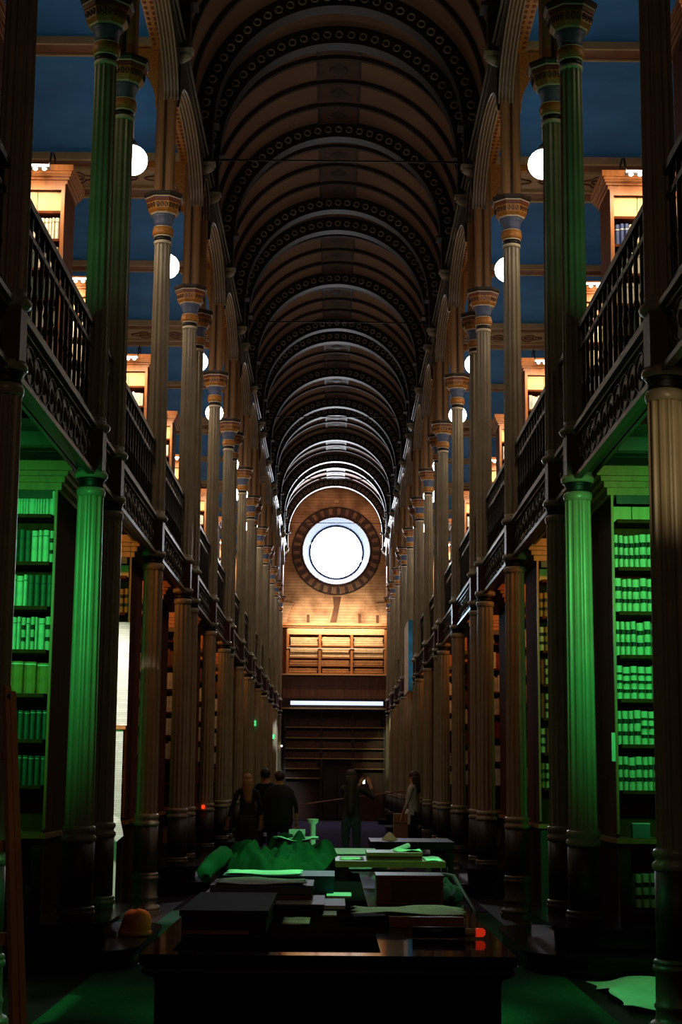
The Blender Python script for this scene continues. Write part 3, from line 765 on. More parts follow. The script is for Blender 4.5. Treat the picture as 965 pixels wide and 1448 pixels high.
BK = {
    'two-banded pale spine': [book_mesh('vellum', two, w) for w in (.036, .05)],
    'three-banded pale spine': [book_mesh('vellum', [(.05, .085), (.13, .16), (.2, .225)], w) for w in (.05,)],
    'plain pale spine': [book_mesh('cream', [(.225, .235)], w) for w in (.03, .05)],
    'thin pale pamphlet': [book_mesh('cream', [], .02, d=.16)],
    'dark green spine': [book_mesh('darkg', [(.25, .262)], .04, label='paper')],
    'wide tan box file': [book_mesh('tanb', [(.25, .268)], .1, label='paper')],
    'grey-green spine': [book_mesh('grn', [(.2, .21)], .045, label='b_label')],
    'red-banded cream spine': [book_mesh('cream', [(.2, .23)], .05, label='b_red')],
    'red leather spine': [book_mesh('red', [(.2, .21)], .05, label='b_tanb')],
    'navy spine': [book_mesh('navy', [(.2, .22)], .05, label='paper')],
    'dark-banded tan spine': [book_mesh('tanb', two, .045)],
}
def fill_individual(case_name, s, x0, x1, y, z, h, styles, rowword, rnd, gap=.007, wr=(1, 1), lean=0):
    x = x0; n = 0
    while True:
        st = rnd.choice(styles); me = rnd.choice(BK[st])
        base = {'thin pale pamphlet': .02, 'wide tan box file': .1}.get(st, .045)
        sc = rnd.uniform(*wr)
        wdt = max(v.co.x for v in me.vertices) * 2 * sc
        if x + wdt > x1: break
        hh = h / .28 * rnd.uniform(.93, 1)
        o = bpy.data.objects.new('book', me); COL.objects.link(o)
        o.location = (s * (x + wdt / 2), y + rnd.uniform(0, .012), z); o.scale = (sc, 1, hh)
        if lean: o.rotation_euler = (0, -lean * s, 0)
        tag(o, f'{FIRST[n]} book from inner end, {st}, {rowword}, {case_name}', 'book', f'books on the {rowword} of the {case_name}')
        x += wdt + gap; n += 1
    return x
stuff_cache = {}
def stuff_books(kind, s, x0, x1, rows, h, palette, rnd):
    """all books of one case that the photograph hides or shows too small: one mesh"""
    mb = MB(); pal = palette
    for z in rows:
        x = x0
        c = rnd.randrange(len(pal))
        while x < x1:
            t = rnd.choice((.03, .04, .05, .055)); hh = h * rnd.uniform(.84, 1)
            if rnd.random() < .15: c = rnd.randrange(len(pal))
            mb.box(s * x, s * (x + t - .005), .03, .25, z, z + hh, c); x += t
            if rnd.random() < .02: x += .12
    return mb.mesh('shelved_books', ['b_' + p for p in pal])
stf = {}
for s in (-1, 1):
    rn = random.Random(5 + s)
    stf[('lower', s)] = [stuff_books('lower', s, a, 3.0, LROWS[1:] + [.44], .27, ['vellum', 'brown', 'tanb', 'red', 'cream'], rn) for a in (.04, .55)]
    stf[('upper', s)] = [stuff_books('upper', s, a, 2.3, UROWS, .25, ['cream', 'grn', 'grey', 'tanb', 'vellum', 'navy'], rn) for a in (.07, .55)]
    stf[('upperfar', s)] = [stuff_books('upper', s, .07, 2.3, UROWS, .25, ['cream', 'vellum', 'grey', 'tanb'], rn)]
def bookcase(level, typ, s, y, label, first_ind=False, stuff=True, far=False):
    xin = XIN[(level, typ)]
    t = thing('bookcase', label, 'bookcase', (s * xin, y - .33, 0), 'alcove bookcases')
    for n, me in CM[(level, s)]: ob(n, me, t)
    ms = stf[('upperfar' if (far and level == 'upper') else level, s)]
    sb = ob('shelved_books', ms[-1] if first_ind else ms[0], None, (s * xin, y - .33, 0))
    tag(sb, 'books filling the ' + label, 'books', 'shelved books of the alcoves', 'stuff')
    return xin, y - .33, t
rnd = random.Random(11)
BB = {t_: MB().box(t_ * .004, t_ * .156, 0, .02, 3.60, 3.74).mesh('back_board', 'wood_light') for t_ in (-1, 1)}
for s in (-1, 1):
    sd = SIDE[s]
    # lower cases
    seq = [('P', PAIR[1])] + [v for pr in zip([('S', q) for q in SING[1:]], [('P', q) for q in PAIR[2:]]) for v in pr]
    for k, (ty, y) in enumerate(seq):
        lab = f'green-lit oak bookcase of the nearest {sd} alcove' if k == 0 else f'dark oak bookcase of the {FIRST[k]} ground-floor alcove on the {sd}'
        xin, yf, bt = bookcase('lower', ty, s, y, lab, first_ind=(k == 0 or (k == 1)))
        if k == 0:
            nm = f'{sd} green-lit bookcase'
            RW = ['top row', 'second row', 'third row', 'fourth row', 'fifth row', 'sixth row', 'seventh row', 'bottom row']
            x0, x1 = xin + .03, xin + .52
            if s < 0:
                fill_individual(nm, s, x0, x1, yf + .03, LROWS[0], .29, ['thin pale pamphlet', 'plain pale spine'], RW[0], rnd, .002)
                # this case has books on its top shelf
                fill_individual(nm, s, x0, x1, yf + .03, LROWS[1], .28, ['plain pale spine', 'two-banded pale spine', 'grey-green spine'], RW[1], rnd)
                fill_individual(nm, s, x0, x1, yf + .03, LROWS[2], .27, ['grey-green spine', 'plain pale spine'], RW[2], rnd)
                fill_individual(nm, s, x0, x1, yf + .03, LROWS[3], .28, ['thin pale pamphlet', 'plain pale spine', 'two-banded pale spine'], RW[3], rnd, wr=(.85, 1))
                fill_individual(nm, s, x0, x1, yf + .03, LROWS[4], .27, ['wide tan box file'], RW[4], rnd)
                fill_individual(nm, s, x0, x1, yf + .03, LROWS[5], .24, ['dark green spine'], RW[5], rnd, .01)
                fill_individual(nm, s, x0, x1, yf + .03, LROWS[6], .24, ['dark green spine'], RW[6], rnd, .01)
                fill_individual(nm, s, xin + .2, x1, yf + .03, .44, .26, ['thin pale pamphlet', 'dark green spine'], RW[7], rnd)
            else:
                for q, z in enumerate(LROWS[1:]):
                    st = ['two-banded pale spine'] if q not in (3, 4) else ['three-banded pale spine', 'two-banded pale spine']
                    fill_individual(nm, s, x0, x1, yf + .03, z, .28, st, RW[q], rnd, .006, (.95, 1.15))
                fill_individual(nm, s, xin + .15, x1, yf + .03, .44, .27, ['two-banded pale spine'], RW[7], rnd, .012)
        if k == 1:
            nm = f'second {sd} ground-floor case'
            RW = ['top row', 'second row', 'third row', 'fourth row', 'fifth row', 'sixth row']
            for q, z in enumerate(LROWS[1:]):
                fill_individual(nm, s, xin + .03, xin + .52, yf + .03, z, .27, ['dark-banded tan spine', 'two-banded pale spine', 'red leather spine'] if q else ['dark-banded tan spine'], RW[q], rnd)
        # loose boards showing above the books (no books on the top shelf)
        if not (k == 0 and s < 0):
            for q in range(18 if k < 2 else 2): ob('back_board', BB[s], bt, (s * (.055 + .16 * q), .2, 0))
    # upper cases
    for k, (ty, y) in enumerate(seq):
        lab = f'warmly lit oak gallery bookcase, {FIRST[k]} along the {sd} aisle from the camera'
        xin, yf, bt = bookcase('upper', ty, s, y, lab, first_ind=(k == 1), far=k > 1)
        if k == 1:
            nm = f'lit {sd} gallery bookcase'
            RW = ['top row', 'second row', 'third row', 'fourth row', 'fifth row', 'sixth row']
            stl = [['plain pale spine'], ['grey-green spine', 'plain pale spine', 'red-banded cream spine'], ['grey-green spine'], ['grey-green spine', 'plain pale spine'], ['red leather spine', 'plain pale spine'], ['red leather spine']] if s < 0 else \
                  [['navy spine', 'plain pale spine', 'red-banded cream spine'], ['grey-green spine', 'plain pale spine'], ['plain pale spine'], ['plain pale spine', 'grey-green spine'], ['navy spine', 'plain pale spine'], ['red leather spine']]
            for q in range(6):
                fill_individual(nm, s, xin + .06, xin + .53, yf + .03, UROWS[q], .26, stl[q], RW[q], rnd, .004, (.85, 1.1))
        # lamp bar
        t = thing('gooseneck_lamp', f'gooseneck lamp bar over the {FIRST[k]} gallery bookcase along the {sd} aisle', 'lamp', (s * (xin + .12), yf, 8.19), 'gooseneck lamps of the gallery bookcases')
        if k == 0: t.location = (s * (xin - .08), yf, 7.72)
        if 'LM' not in globals(): LM = {}
        if s not in LM:
            arm = MB().tube([(0, -.02, .04), (0, -.05, .14), (0, -.15, .17), (0, -.28, .12), (0, -.34, .0), (s * .02, -.35, -.07)], .012, 6)
            bar = MB().box(0, s * .42, -.39, -.31, -.085, -.055)
            bl = MB().lathe([(.008, -.115), (.026, -.1), (.026, -.09), (.01, -.085)], 8, cy=-.35)
            LM[s] = (arm.mesh('arm', 'black'), bar.mesh('bar', 'box_grey'), bl.mesh('bulb', 'bulb'))
        ob('arm', LM[s][0], t); ob('bar', LM[s][1], t)
        for q in range(4): ob('bulb', LM[s][2], t, (s * (.06 + .1 * q), 0, 0))

# ------------------------------------------------------------------ globe lamps
gm = MB()
gm.lathe([(.155 * sin(pi * k / 14) + 1e-4, -.155 * cos(pi * k / 14)) for k in range(15)], 24)
gm = gm.mesh('globe', 'globe')
rodm = MB().tube([(0, 0, .17), (0, 0, 2.05)], .009, 6).mesh('rod', 'iron_dark')
capm = MB().lathe([(.03, .21), (.05, .18), (.055, .145), (.03, .14)], 12).mesh('cap', 'black')
mids = []
for i in range(len(ALLY) - 1):
    if ALLY[i + 1] - ALLY[i] > 2 and ALLY[i] > 9.6: mids.append((ALLY[i] + ALLY[i + 1]) / 2)
for s in (-1, 1):
    for k, y in enumerate(mids):
        lb = f'round white globe lamp hanging in the {FIRST[k]} gallery arch along the {SIDE[s]} side'
        t = thing('globe_lamp', lb, 'lamp', (s * 2.14, y, 7.78), 'hanging globe lamps')
        ob('globe', gm, t); ob('rod', rodm, t); ob('cap', capm, t)

# ------------------------------------------------------------------ table
TB = thing('library_table', 'long dark polished library table in the foreground with moulded edge', 'table', (0, 6.17, 0))
def rot_box(x0, x1, y0, y1, z0, z1): return MB().box(x0, x1, y0, y1, z0, z1)
top = MB().box(-.71, .71, 0, 5.6, .745, .78)
ob('tabletop', top.mesh('tabletop', 'table'), TB)
M['table_matt'] = mat('matt_reflection_cover', (30, 19, 20), .95, 0, .15, spec=0)
ob('reflection_cover', MB().box(-.6, .2, .13, 5.4, .778, .7815).mesh('reflection_cover', 'table_matt'), TB)['label'] = 'matt dark panel added to cut the tabletop reflection'  # panel added to keep the end wall's reflection off the tabletop
md = MB(); prof = [(.0, .745), (.02, .735), (.012, .715), (.03, .70), (.055, .69), (.06, .66)]
mo_ = MB()
for i in range(len(prof) - 1):
    a, za = prof[i]; b_, zb_ = prof[i + 1]; xa, xb = .715 - a, .715 - b_
    mo_.add([(-xa, -.005 + a, za), (xa, -.005 + a, za), (xb, -.005 + b_, zb_), (-xb, -.005 + b_, zb_)], [(0, 1, 2, 3)])
    for q in (-1, 1): mo_.add([(q * xa, -.005 + a, za), (q * xa, 5.6 - a, za), (q * xb, 5.6 - b_, zb_), (q * xb, -.005 + b_, zb_)], [(0, 1, 2, 3)])
ob('edge_moulding', mo_.mesh('edge_moulding', 'table_side'), TB)
ob('body', MB().box(-.655, .655, .055, 5.5, .12, .70).mesh('body', 'table_side'), TB)
for q in (-.43, .0, .43): ob('drawer_front', MB().box(q - .2, q + .2, .04, .056, .2, .64).mesh('drawer_front', 'table_side'), TB)
ob('plinth', MB().box(-.69, .69, .03, 5.55, .012, .12).mesh('plinth', 'table_side'), TB)
T2 = thing('far_table', 'second dark table beyond the first, under the green garment and papers', 'table', (0, 12.1, 0))
ob('tabletop', MB().box(-.62, .55, 0, 2.7, .74, .78).mesh('tabletop', 'table'), T2)
ob('body', MB().box(-.56, .5, .1, 2.6, .012, .74).mesh('body', 'table_side'), T2)
T3 = thing('side_table', 'low black table beyond the wooden tray on the right', 'table', (.85, 17.0, 0))
ob('tabletop', MB().box(-.44, .44, 0, 1.1, .72, .80).mesh('tabletop', 'table_side'), T3)
for q in (-1, 1):
    for r_ in (.06, 1.04): ob('leg', MB().box(q * .4 - .03, q * .4 + .03, r_ - .03, r_ + .03, .0, .72).mesh('leg', 'table_side'), T3)
Z0 = .782
def simple(name, mb, mt, label, cat, group=None):
    return tag(ob(name, mb.mesh(name, mt)), label, cat, group)
# sheets: wavy paper
def sheet(x0, x1, y0, y1, z, amp, n=14, seed=1, rag=0, thick=.002):
    rr = random.Random(seed); mb = MB(); ph = [rr.uniform(0, 6) for _ in range(6)]
    def hz(u, v): return amp * (.5 + .5 * sin(u * 7 + ph[0] + 2 * sin(v * 4 + ph[1]))) * (.4 + .6 * abs(sin(v * 5 + ph[2] + u * 3)))
    vs = []
    for t in (1, 0):
        for j in range(n + 1):
            for i in range(n + 1):
                u, v = i / n, j / n
                ex = rag * sin(v * 19 + ph[3]) * (1 if i in (0, n) else 0); ey = rag * sin(u * 23 + ph[4]) * (1 if j in (0, n) else 0)
                vs.append((x0 + (x1 - x0) * u + ex, y0 + (y1 - y0) * v + ey, z + hz(u, v) + t * thick))
    N = (n + 1) ** 2; fs = []
    for j in range(n):
        for i in range(n):
            a = j * (n + 1) + i; fs.append((a, a + 1, a + n + 2, a + n + 1)); fs.append((N + a, N + a + n + 1, N + a + n + 2, N + a + 1))
    def e(a, b_): fs.append((a, N + a, N + b_, b_))
    for i in range(n): e(i, i + 1); e((n) * (n + 1) + i + 1, n * (n + 1) + i); e((i + 1) * (n + 1), i * (n + 1)); e(i * (n + 1) + n, (i + 1) * (n + 1) + n)
    return mb.add(vs, fs, 0, True)
# brown archive box L
t = thing('archive_box', 'large dark brown archive box lying at the front left of the table', 'box', (-.45, 7.0, Z0))
ob('body', MB().box(-.18, .18, 0, 1.1, 0, .085).mesh('body', 'card_dark'), t)
ob('lid', MB().box(-.19, .19, -.01, 1.11, .07, .095).mesh('lid', 'card_dark'), t)
ob('flap', MB().box(-.17, .11, -.05, -.01, .0, .014).mesh('flap', 'leather'), t)
t = thing('flat_folder', 'flat dark brown folder lying beside the large archive box', 'folder', (-.15, 7.95, Z0))
ob('cover', MB().box(-.14, .12, 0, .62, .0, .045).mesh('cover', 'card_dark'), t)
ob('board', MB().box(-.145, .125, -.01, .63, .045, .052).mesh('board', 'card_brown'), t)
simple('label_slip', sheet(-.215, -.09, 7.42, 7.8, Z0, .004, 4, 3), 'news_table', 'small printed pale slip lying on the table in front of the folder', 'paper')
simple('white_card', MB().box(-.035, .035, 7.9, 8.15, Z0, Z0 + .006), 'paper', 'small white card lying near the middle of the table', 'card')
t = thing('grey_booklet', 'grey booklet lying behind the small white card', 'booklet', (-.0, 8.3, Z0))
ob('cover', MB().box(-.06, .08, 0, .5, .0, .02).mesh('cover', 'box_grey'), t); ob('pages', MB().box(-.055, .078, -.002, .49, .003, .017).mesh('pages', 'paper'), t)
# box stack
t = thing('long_box', 'long brown box with grey-blue lid, behind the large archive box', 'box', (-.365, 8.3, Z0))
ob('body', MB().box(-.275, .27, 0, .5, 0, .075).mesh('body', 'card_brown'), t)
ob('lid', MB().box(-.245, .28, -.008, .5, .075, .118).mesh('lid', 'box_grey'), t)
simple('loose_newspaper', sheet(-.59, -.13, 8.3, 8.78, Z0 + .12, .01, 14, 5, .012), 'news_table', 'crumpled printed paper lying on the grey-blue box lid', 'paper')
t = thing('blue_box', 'flat dark blue box behind the brown box', 'box', (-.3, 9.3, Z0))
ob('body', MB().box(-.31, .32, 0, .55, 0, .085).mesh('body', 'box_blue'), t); ob('lid', MB().box(-.315, .325, -.006, .555, .085, .108).mesh('lid', 'box_blue'), t)
simple('loose_paper', sheet(-.6, -.17, 9.32, 9.75, Z0 + .11, .009, 12, 8, .01), 'paper', 'white crumpled paper lying on top of the dark blue box', 'paper')
# right front
t = thing('flat_book', 'flat tan leather book at the front right under loose papers', 'book', (.44, 7.35, Z0))
ob('cover', MB().box(-.17, .165, 0, .42, 0, .045).mesh('cover', 'leather'), t); ob('pages', MB().box(-.165, .17, .004, .415, .008, .037).mesh('pages', 'paper_cream'), t)
t = thing('dark_book', 'thin dark book left of the flat tan book', 'book', (.19, 7.45, Z0))
ob('cover', MB().box(-.075, .075, 0, .38, 0, .02).mesh('cover', 'card_dark'), t)
simple('printed_papers', sheet(.11, .62, 7.42, 7.85, Z0 + .047, .013, 14, 21, .014), 'news_table', 'crumpled cream printed papers over the flat tan book', 'paper')
t = thing('torch', 'black torch with tan band and red tip lying at the right front', 'torch', (.35, 6.86, Z0 + .024))
ob('body', MB().tube([(0, 0, 0), (.22, 0, 0)], .023, 12).mesh('body', 'black'), t)
ob('band', MB().tube([(.22, 0, 0), (.265, 0, 0)], .017, 12).mesh('band', 'tan'), t)
ob('tip', MB().tube([(.265, 0, 0), (.295, 0, 0), (.305, 0, 0)], [.018, .018, .01], 12).mesh('tip', 'red'), t)
t = thing('wooden_box', 'upright brown wooden box in the middle right of the table', 'box', (.427, 8.7, Z0))
ob('body', MB().box(-.178, .178, 0, .3, 0, .135).mesh('body', 'leather'), t); ob('lid', MB().box(-.182, .182, -.005, .305, .135, .15).mesh('lid', 'leather'), t)
ob('front_panel', MB().box(-.1, .165, -.008, 0, .015, .12).mesh('front_panel', 'card_brown'), t)
simple('card_sheet', MB().box(-.02, .12, 9.1, 9.4, Z0, Z0 + .012), 'paper', 'small pale cards left behind the wooden box', 'card')
t = thing('wooden_tray', 'raised wooden tray across the far right of the first table', 'tray', (.39, 10.6, Z0))
ob('board', MB().box(-.36, .36, 0, .7, .09, .13).mesh('board', 'leather'), t)
for q in (-1, 1): ob('foot', MB().box(q * .3 - .03, q * .3 + .03, .02, .66, 0, .09).mesh('foot', 'wood_dark'), t)
t = thing('flat_case', 'flat brown case lying on the wooden tray', 'case', (.42, 10.65, Z0 + .131))
ob('body', MB().box(-.18, .18, 0, .45, 0, .04).mesh('body', 'card_brown'), t); ob('lid', MB().box(-.183, .183, -.004, .453, .03, .052).mesh('lid', 'leather'), t)
simple('yellow_sheet', sheet(.06, .22, 10.7, 11.1, Z0 + .132, .004, 5, 4), 'paper_cream', 'cream sheet at the left end of the wooden tray', 'paper')
simple('pale_sheet', sheet(.62, .73, 10.63, 11.2, Z0 + .132, .006, 5, 9), 'paper', 'pale sheet at the right end of the wooden tray', 'paper')
simple('papers_on_case', sheet(.42, .6, 10.75, 11.05, Z0 + .185, .012, 8, 6, .006), 'news_table', 'crumpled papers lying on the flat brown case', 'paper')
# garment heap
def heap(cx, cy, rx, ry, h, n=54, seed=2):
    from mathutils import noise
    mb = MB(); vs = []; fs = []
    for j in range(n + 1):
        for i in range(n + 1):
            u, v = i / n * 2 - 1, j / n * 2 - 1
            a = math.atan2(v, u); edge = 1 + .1 * sin(3 * a + 1) + .05 * sin(7 * a)
            m = max(abs(u), abs(v)); r = sqrt(u * u + v * v)
            f = m / r if r > 1e-6 else 1
            x, y = u * f, v * f; rr = m
            env = max(0, 1 - rr ** 3)
            nz = noise.noise(Vector((x * 2.2 + seed, y * 2.2, 0))) * .45 + abs(noise.noise(Vector((x * 5 + seed, y * 3, 4)))) * .4 + noise.noise(Vector((x * 11, y * 9, 3))) * .1
            ridge = .25 * sin(9 * x + 5 * y + 3 * noise.noise(Vector((x * 2, y * 2, 9))))
            z = h * env ** .7 * (.62 + nz + ridge * .35) * (1 + .25 * (.2 - x) * (x > -.2) )
            vs.append((cx + x * rx * edge, cy + y * ry * edge, max(.004, z)))
    for j in range(n):
        for i in range(n):
            a = j * (n + 1) + i; fs.append((a, a + 1, a + n + 2, a + n + 1))
    per = [i for i in range(n + 1)] + [j * (n + 1) + n for j in range(1, n + 1)] + [n * (n + 1) + i for i in reversed(range(n))] + [j * (n + 1) for j in reversed(range(1, n))]
    base = len(vs); vs += [(vs[p][0], vs[p][1], 0) for p in per]; L = len(per)
    for k in range(L): fs.append((per[k], base + k, base + (k + 1) % L, per[(k + 1) % L]))
    fs.append(tuple(base + k for k in reversed(range(L))))
    return mb.add(vs, fs, 0, True)
t = thing('green_coat', 'crumpled green coat heaped at the far left end of the table', 'coat', (-.36, 11.2, Z0))
ob('body', heap(0, 0, .46, .62, .31).mesh('body', 'cloth_green'), t)
def strip(pts, w, r=.02):
    return MB().tube(pts, [w] * len(pts), 8)
ob('sleeve', MB().tube([(-.36, -.25, .14), (-.42, -.45, .1), (-.46, -.6, .05), (-.44, -.75, .02)], [.07, .06, .05, .03], 10).mesh('sleeve', 'cloth_green'), t)
simple('white_scarf', sheet(-.38, -.1, 11.0, 11.35, Z0 + .24, .03, 12, 12, .02), 'paper', 'small white cloth lying on top of the green coat', 'cloth')
t = thing('paper_stack', 'stack of large pale sheets lying on the second table', 'papers', (.15, 12.7, Z0))
for q in range(5): ob('sheet', MB().box(-.17 + .01 * q, .18 - .012 * q, .02 * q, 1.0 - .02 * q, .016 * q, .016 * q + .012, rz=.03 * ((q * 3) % 4 - 1)).mesh('sheet', 'paper'), t)
ob('board', MB().box(-.2, .22, -.02, 1.0, .08, .085).mesh('board', 'paper'), t)
t = thing('spool_stand', 'small pale spool-shaped holder standing on the second table', 'holder', (-.16, 13.9, Z0))
ob('body', MB().lathe([(.045, 0), (.045, .02), (.026, .035), (.024, .15), (.026, .27), (.046, .29), (.046, .315)], 14).mesh('body', 'paper'), t)
ob('rim', MB().lathe([(.048, .30), (.05, .31), (.048, .32)], 14).mesh('rim', 'paper_cream'), t)
t = thing('small_card_box', 'small pale box left of the spool-shaped holder', 'box', (-.29, 13.7, Z0))
ob('body', MB().box(-.065, .065, 0, .1, 0, .2).mesh('body', 'paper_cream'), t); ob('lid', MB().box(-.068, .068, -.003, .103, .2, .235).mesh('lid', 'paper'), t)
t = thing('paper_tube', 'rolled paper tube slanting at the right of the paper stack', 'tube', (.3, 12.3, Z0 + .05))
ob('roll', MB().tube([(0, 0, 0), (.3, .35, .1)], .022, 12).mesh('roll', 'paper'), t); ob('core', MB().tube([(.3, .35, .1), (.306, .357, .102)], .015, 12).mesh('core', 'black'), t)
simple('round_tin', MB().lathe([(.06, 0), (.062, .01), (.062, .045), (.055, .05)], 18, cx=.37, cy=12.3).add([], []), 'paper', 'round pale tin beside the rolled paper tube', 'tin').location.z = Z0
simple('cone_hat', MB().lathe([(.09, 0), (.05, .05), (.012, .085)], 10, cx=.62, cy=17.4, smooth=False), 'paper_cream', 'tent-shaped folded cream paper on the low black table', 'paper').location.z = .80
t = thing('carton', 'brown cardboard carton standing beyond the low black table', 'carton', (1.29, 30, 0))
ob('body', MB().box(-.15, .15, 0, .3, 0, .82).mesh('body', 'carton'), t)
ob('flap', MB().box(-.155, .155, -.01, .31, .66, .83).mesh('flap', 'carton'), t); 
simple('white_bag', MB().lathe([(.08, 0), (.07, .05), (.02, .09)], 8, cx=1.38, cy=30.1, smooth=False), 'paper', 'crumpled white paper on top of the brown carton', 'paper').location.z = .83
# dark bag and strap on table's right edge
t = thing('black_bag', 'black bag with strap slumped over the right edge of the table', 'bag', (.66, 9.3, Z0))
ob('body', heap(0, 0, .1, .5, .1, 24, 7).mesh('body', 'clothes_black'), t)
ob('strap', MB().tube([(0, .4, .1), (.06, .2, .1), (.09, -.2, .02), (.1, -.7, -.02), (.09, -1.0, -.1)], .014, 6).mesh('strap', 'black'), t)

# ------------------------------------------------------------------ objects on the floor
def blob(cx, cy, z, rx, ry, h, n=24, seed=1):
    mb = MB(); rr = []
    N = 10
    for j in range(N + 1):
        t = j / N; rr.append((max(.002, cos(t * pi / 2) ** .55), h * sin(t * pi / 2) ** 1.1))
    o = len(mb.v)
    from mathutils import noise
    vs = []; fs = []
    for r, zz in rr:
        for k in range(n):
            a = 2 * pi * k / n; d = 1 + .14 * noise.noise(Vector((cos(a) * 1.5, sin(a) * 1.5, zz * 8 + seed)))
            vs.append((cx + rx * r * d * cos(a) + .02 * (zz / h), cy + ry * r * d * sin(a), z + zz * (1 + .12 * noise.noise(Vector((cos(a), sin(a), 3))))))
    for j in range(N):
        for k in range(n): k2 = (k + 1) % n; fs.append((j * n + k, j * n + k2, (j + 1) * n + k2, (j + 1) * n + k))
    fs.append(tuple(reversed(range(n)))); fs.append(tuple(N * n + k for k in range(n)))
    return mb.add(vs, fs, 0, True)
t = thing('orange_cap', 'orange knitted cap lying on the plinth step at the left', 'cap', (-1.6, 13.4, .166))
ob('crown', blob(0, 0, .02, .13, .13, .19).mesh('crown', 'cloth_orange'), t)
ob('brim', MB().lathe([(.125, 0), (.137, .01), (.137, .035), (.125, .045)], 24).mesh('brim', 'cloth_orange'), t)
simple('crumpled_sheet', sheet(1.88, 2.75, 10.35, 11.95, .002, .06, 26, 31, .022), 'cloth_green', 'crumpled pale sheet spread on the floor at the lower right', 'sheet').data.materials[0] = M['paper']
t = thing('wooden_ladder', 'folded wooden ladder leaning at the lower left edge', 'ladder', (-1.02, 5.5, 0))
for q in (0, 1):
    x = -.03 + q * .028
    ob('rail', MB().tube([(x + .11, -.3 + q * .02, .0), (x - .085 - .01 * q, .1, 1.745 - .02 * q)], .0165, 4, smooth=False).mesh('rail', 'ladder'), t)
ob('bolt', MB().lathe([(.006, 0), (.006, .01)], 8).mesh('bolt', 'box_grey'), t, (-.1, .075, 1.71))
for z in (.3, .6, .9, 1.2, 1.5): ob('rung', MB().box(-.38 + .11 - .11 * z, -.03 + .11 - .11 * z, -.26 + .23 * z, -.23 + .23 * z, z - .02, z + .02).mesh('rung', 'ladder'), t)
ob('rail', MB().tube([(-.35 + .11, -.3, .0), (-.35 - .085, .1, 1.745)], .0165, 4, smooth=False).mesh('rail', 'ladder'), t)

# stacked papers on left ledge, small things
for k, (x, w_, n_) in enumerate(((-2.62, .3, 3),)):
    t = thing('paper_pile', 'pile of pale folded papers on the desk ledge of the left green-lit bookcase', 'papers', (x - .1, PAIR[1] - .42, .992))
    for q in range(4): ob('sheet', MB().box(-.3 + .015 * q, .2 - .01 * q, -.04, .2, .024 * q, .024 * q + .02).mesh('sheet', 'paper'), t)
t = thing('desk_block', 'small block standing on the ledge of the right green-lit bookcase', 'block', (2.5, PAIR[1] - .38, .992))
ob('body', MB().box(-.07, .07, 0, .1, 0, .11).mesh('body', 'box_grey'), t); ob('top', MB().box(-.072, .072, -.002, .102, .11, .118).mesh('top', 'paper'), t)
simple('case_notice', MB().box(2.262, 2.292, 12.99, 12.995, 1.60, 1.83), 'paper', 'narrow white notice card beside the right green-lit bookcase', 'notice')
simple('plinth_tag', MB().box(2.38, 2.44, PAIR[1] - .47, PAIR[1] - .465, .03, .065), 'paper', 'small pale tag at the foot of the right green-lit bookcase', 'tag')
simple('door_tag', MB().box(2.52, 2.55, PAIR[1] - .445, PAIR[1] - .441, .28, .31), 'paper', 'tiny pale tag on the lower door of the right green-lit bookcase', 'tag')

# hung newspapers at left
t = thing('hanging_newspapers', 'tall bright printed newspaper sheets hung beside the second left bookcase', 'newspapers', (-2.4, 16.6, 0))
ob('sheet', MB().box(-.06, .27, 0, .008, 1.97, 3.04).mesh('sheet', 'news'), t)
ob('cord', MB().box(-.045, -.04, 0, .005, 3.03, 4.2).box(.25, .255, 0, .005, 3.03, 4.2).mesh('cord', 'black'), t)
ob('rail', MB().box(-.07, .26, -.02, .02, 1.93, 1.965).mesh('rail', 'wood_red'), t)
ob('sheet', MB().box(-.06, .235, 0, .008, 1.0, 1.925).mesh('sheet', 'news'), t)
ob('sheet', MB().box(-.06, .2, .01, .018, .1, .99).mesh('sheet', 'paper'), t)['label'] = 'plain lower sheet'
t2 = thing('draped_paper', 'printed paper draped over the foot of the hung newspapers', 'paper', (-2.2, 16.5, 0))
ob('sheet', MB().add([(-.12, -.02, 1.08), (-.02, -.05, 1.07), (.06, -.1, 1.02), (.1, -.12, .86), (.03, -.13, .8), (-.03, -.1, .95), (-.12, -.06, .98)], [(0, 1, 5, 6), (1, 2, 3, 4, 5)]).mesh('sheet', 'news'), t2)
# banner on the right gallery
t = thing('hanging_banner', 'cream and blue banner hanging from the right gallery, far down the nave', 'banner', (1.84, 39.2, 0))
ob('cream_face', MB().box(-.015, .015, .0, 2.2, 3.6, 5.35).mesh('cream_face', 'banner_cream'), t)
ob('blue_face', MB().box(-.015, .14, -.05, 0, 3.6, 5.35).mesh('blue_face', 'banner_blue'), t)
# signs, small lights
for x, y, z, lb in ((-2.08, 41.58, 2.87, 'small lit green exit sign on the left columns, nearer one'), (-2.02, 53.1, 2.83, 'small lit green exit sign on the left columns, farther one')):
    t = thing('exit_sign', lb, 'sign', (x, y, z)); ob('bracket', MB().box(-.02, .02, .04, .13, -.02, .02).mesh('bracket', 'black'), t); ob('box', MB().box(-.07, .07, 0, .05, -.07, .07).mesh('box', 'exit'), t)
    ob('pictogram', MB().box(-.03, .01, -.004, 0, -.045, .04).box(-.01, .035, -.004, 0, -.01, .01).mesh('pictogram', 'paper'), t)
simple('small_lamp', MB().lathe([(.02, 0), (.035, .03), (.02, .06)], 8, cx=-1.86, cy=57.8), 'bulb', 'tiny white point light right of the farther exit sign', 'lamp').location.z = 2.6
simple('indicator_light', MB().lathe([(.02, 0), (.03, .03), (.02, .06)], 8, cx=-2.03, cy=25.42), 'redlamp', 'tiny red light on the left, low between the columns', 'light').location.z = .97
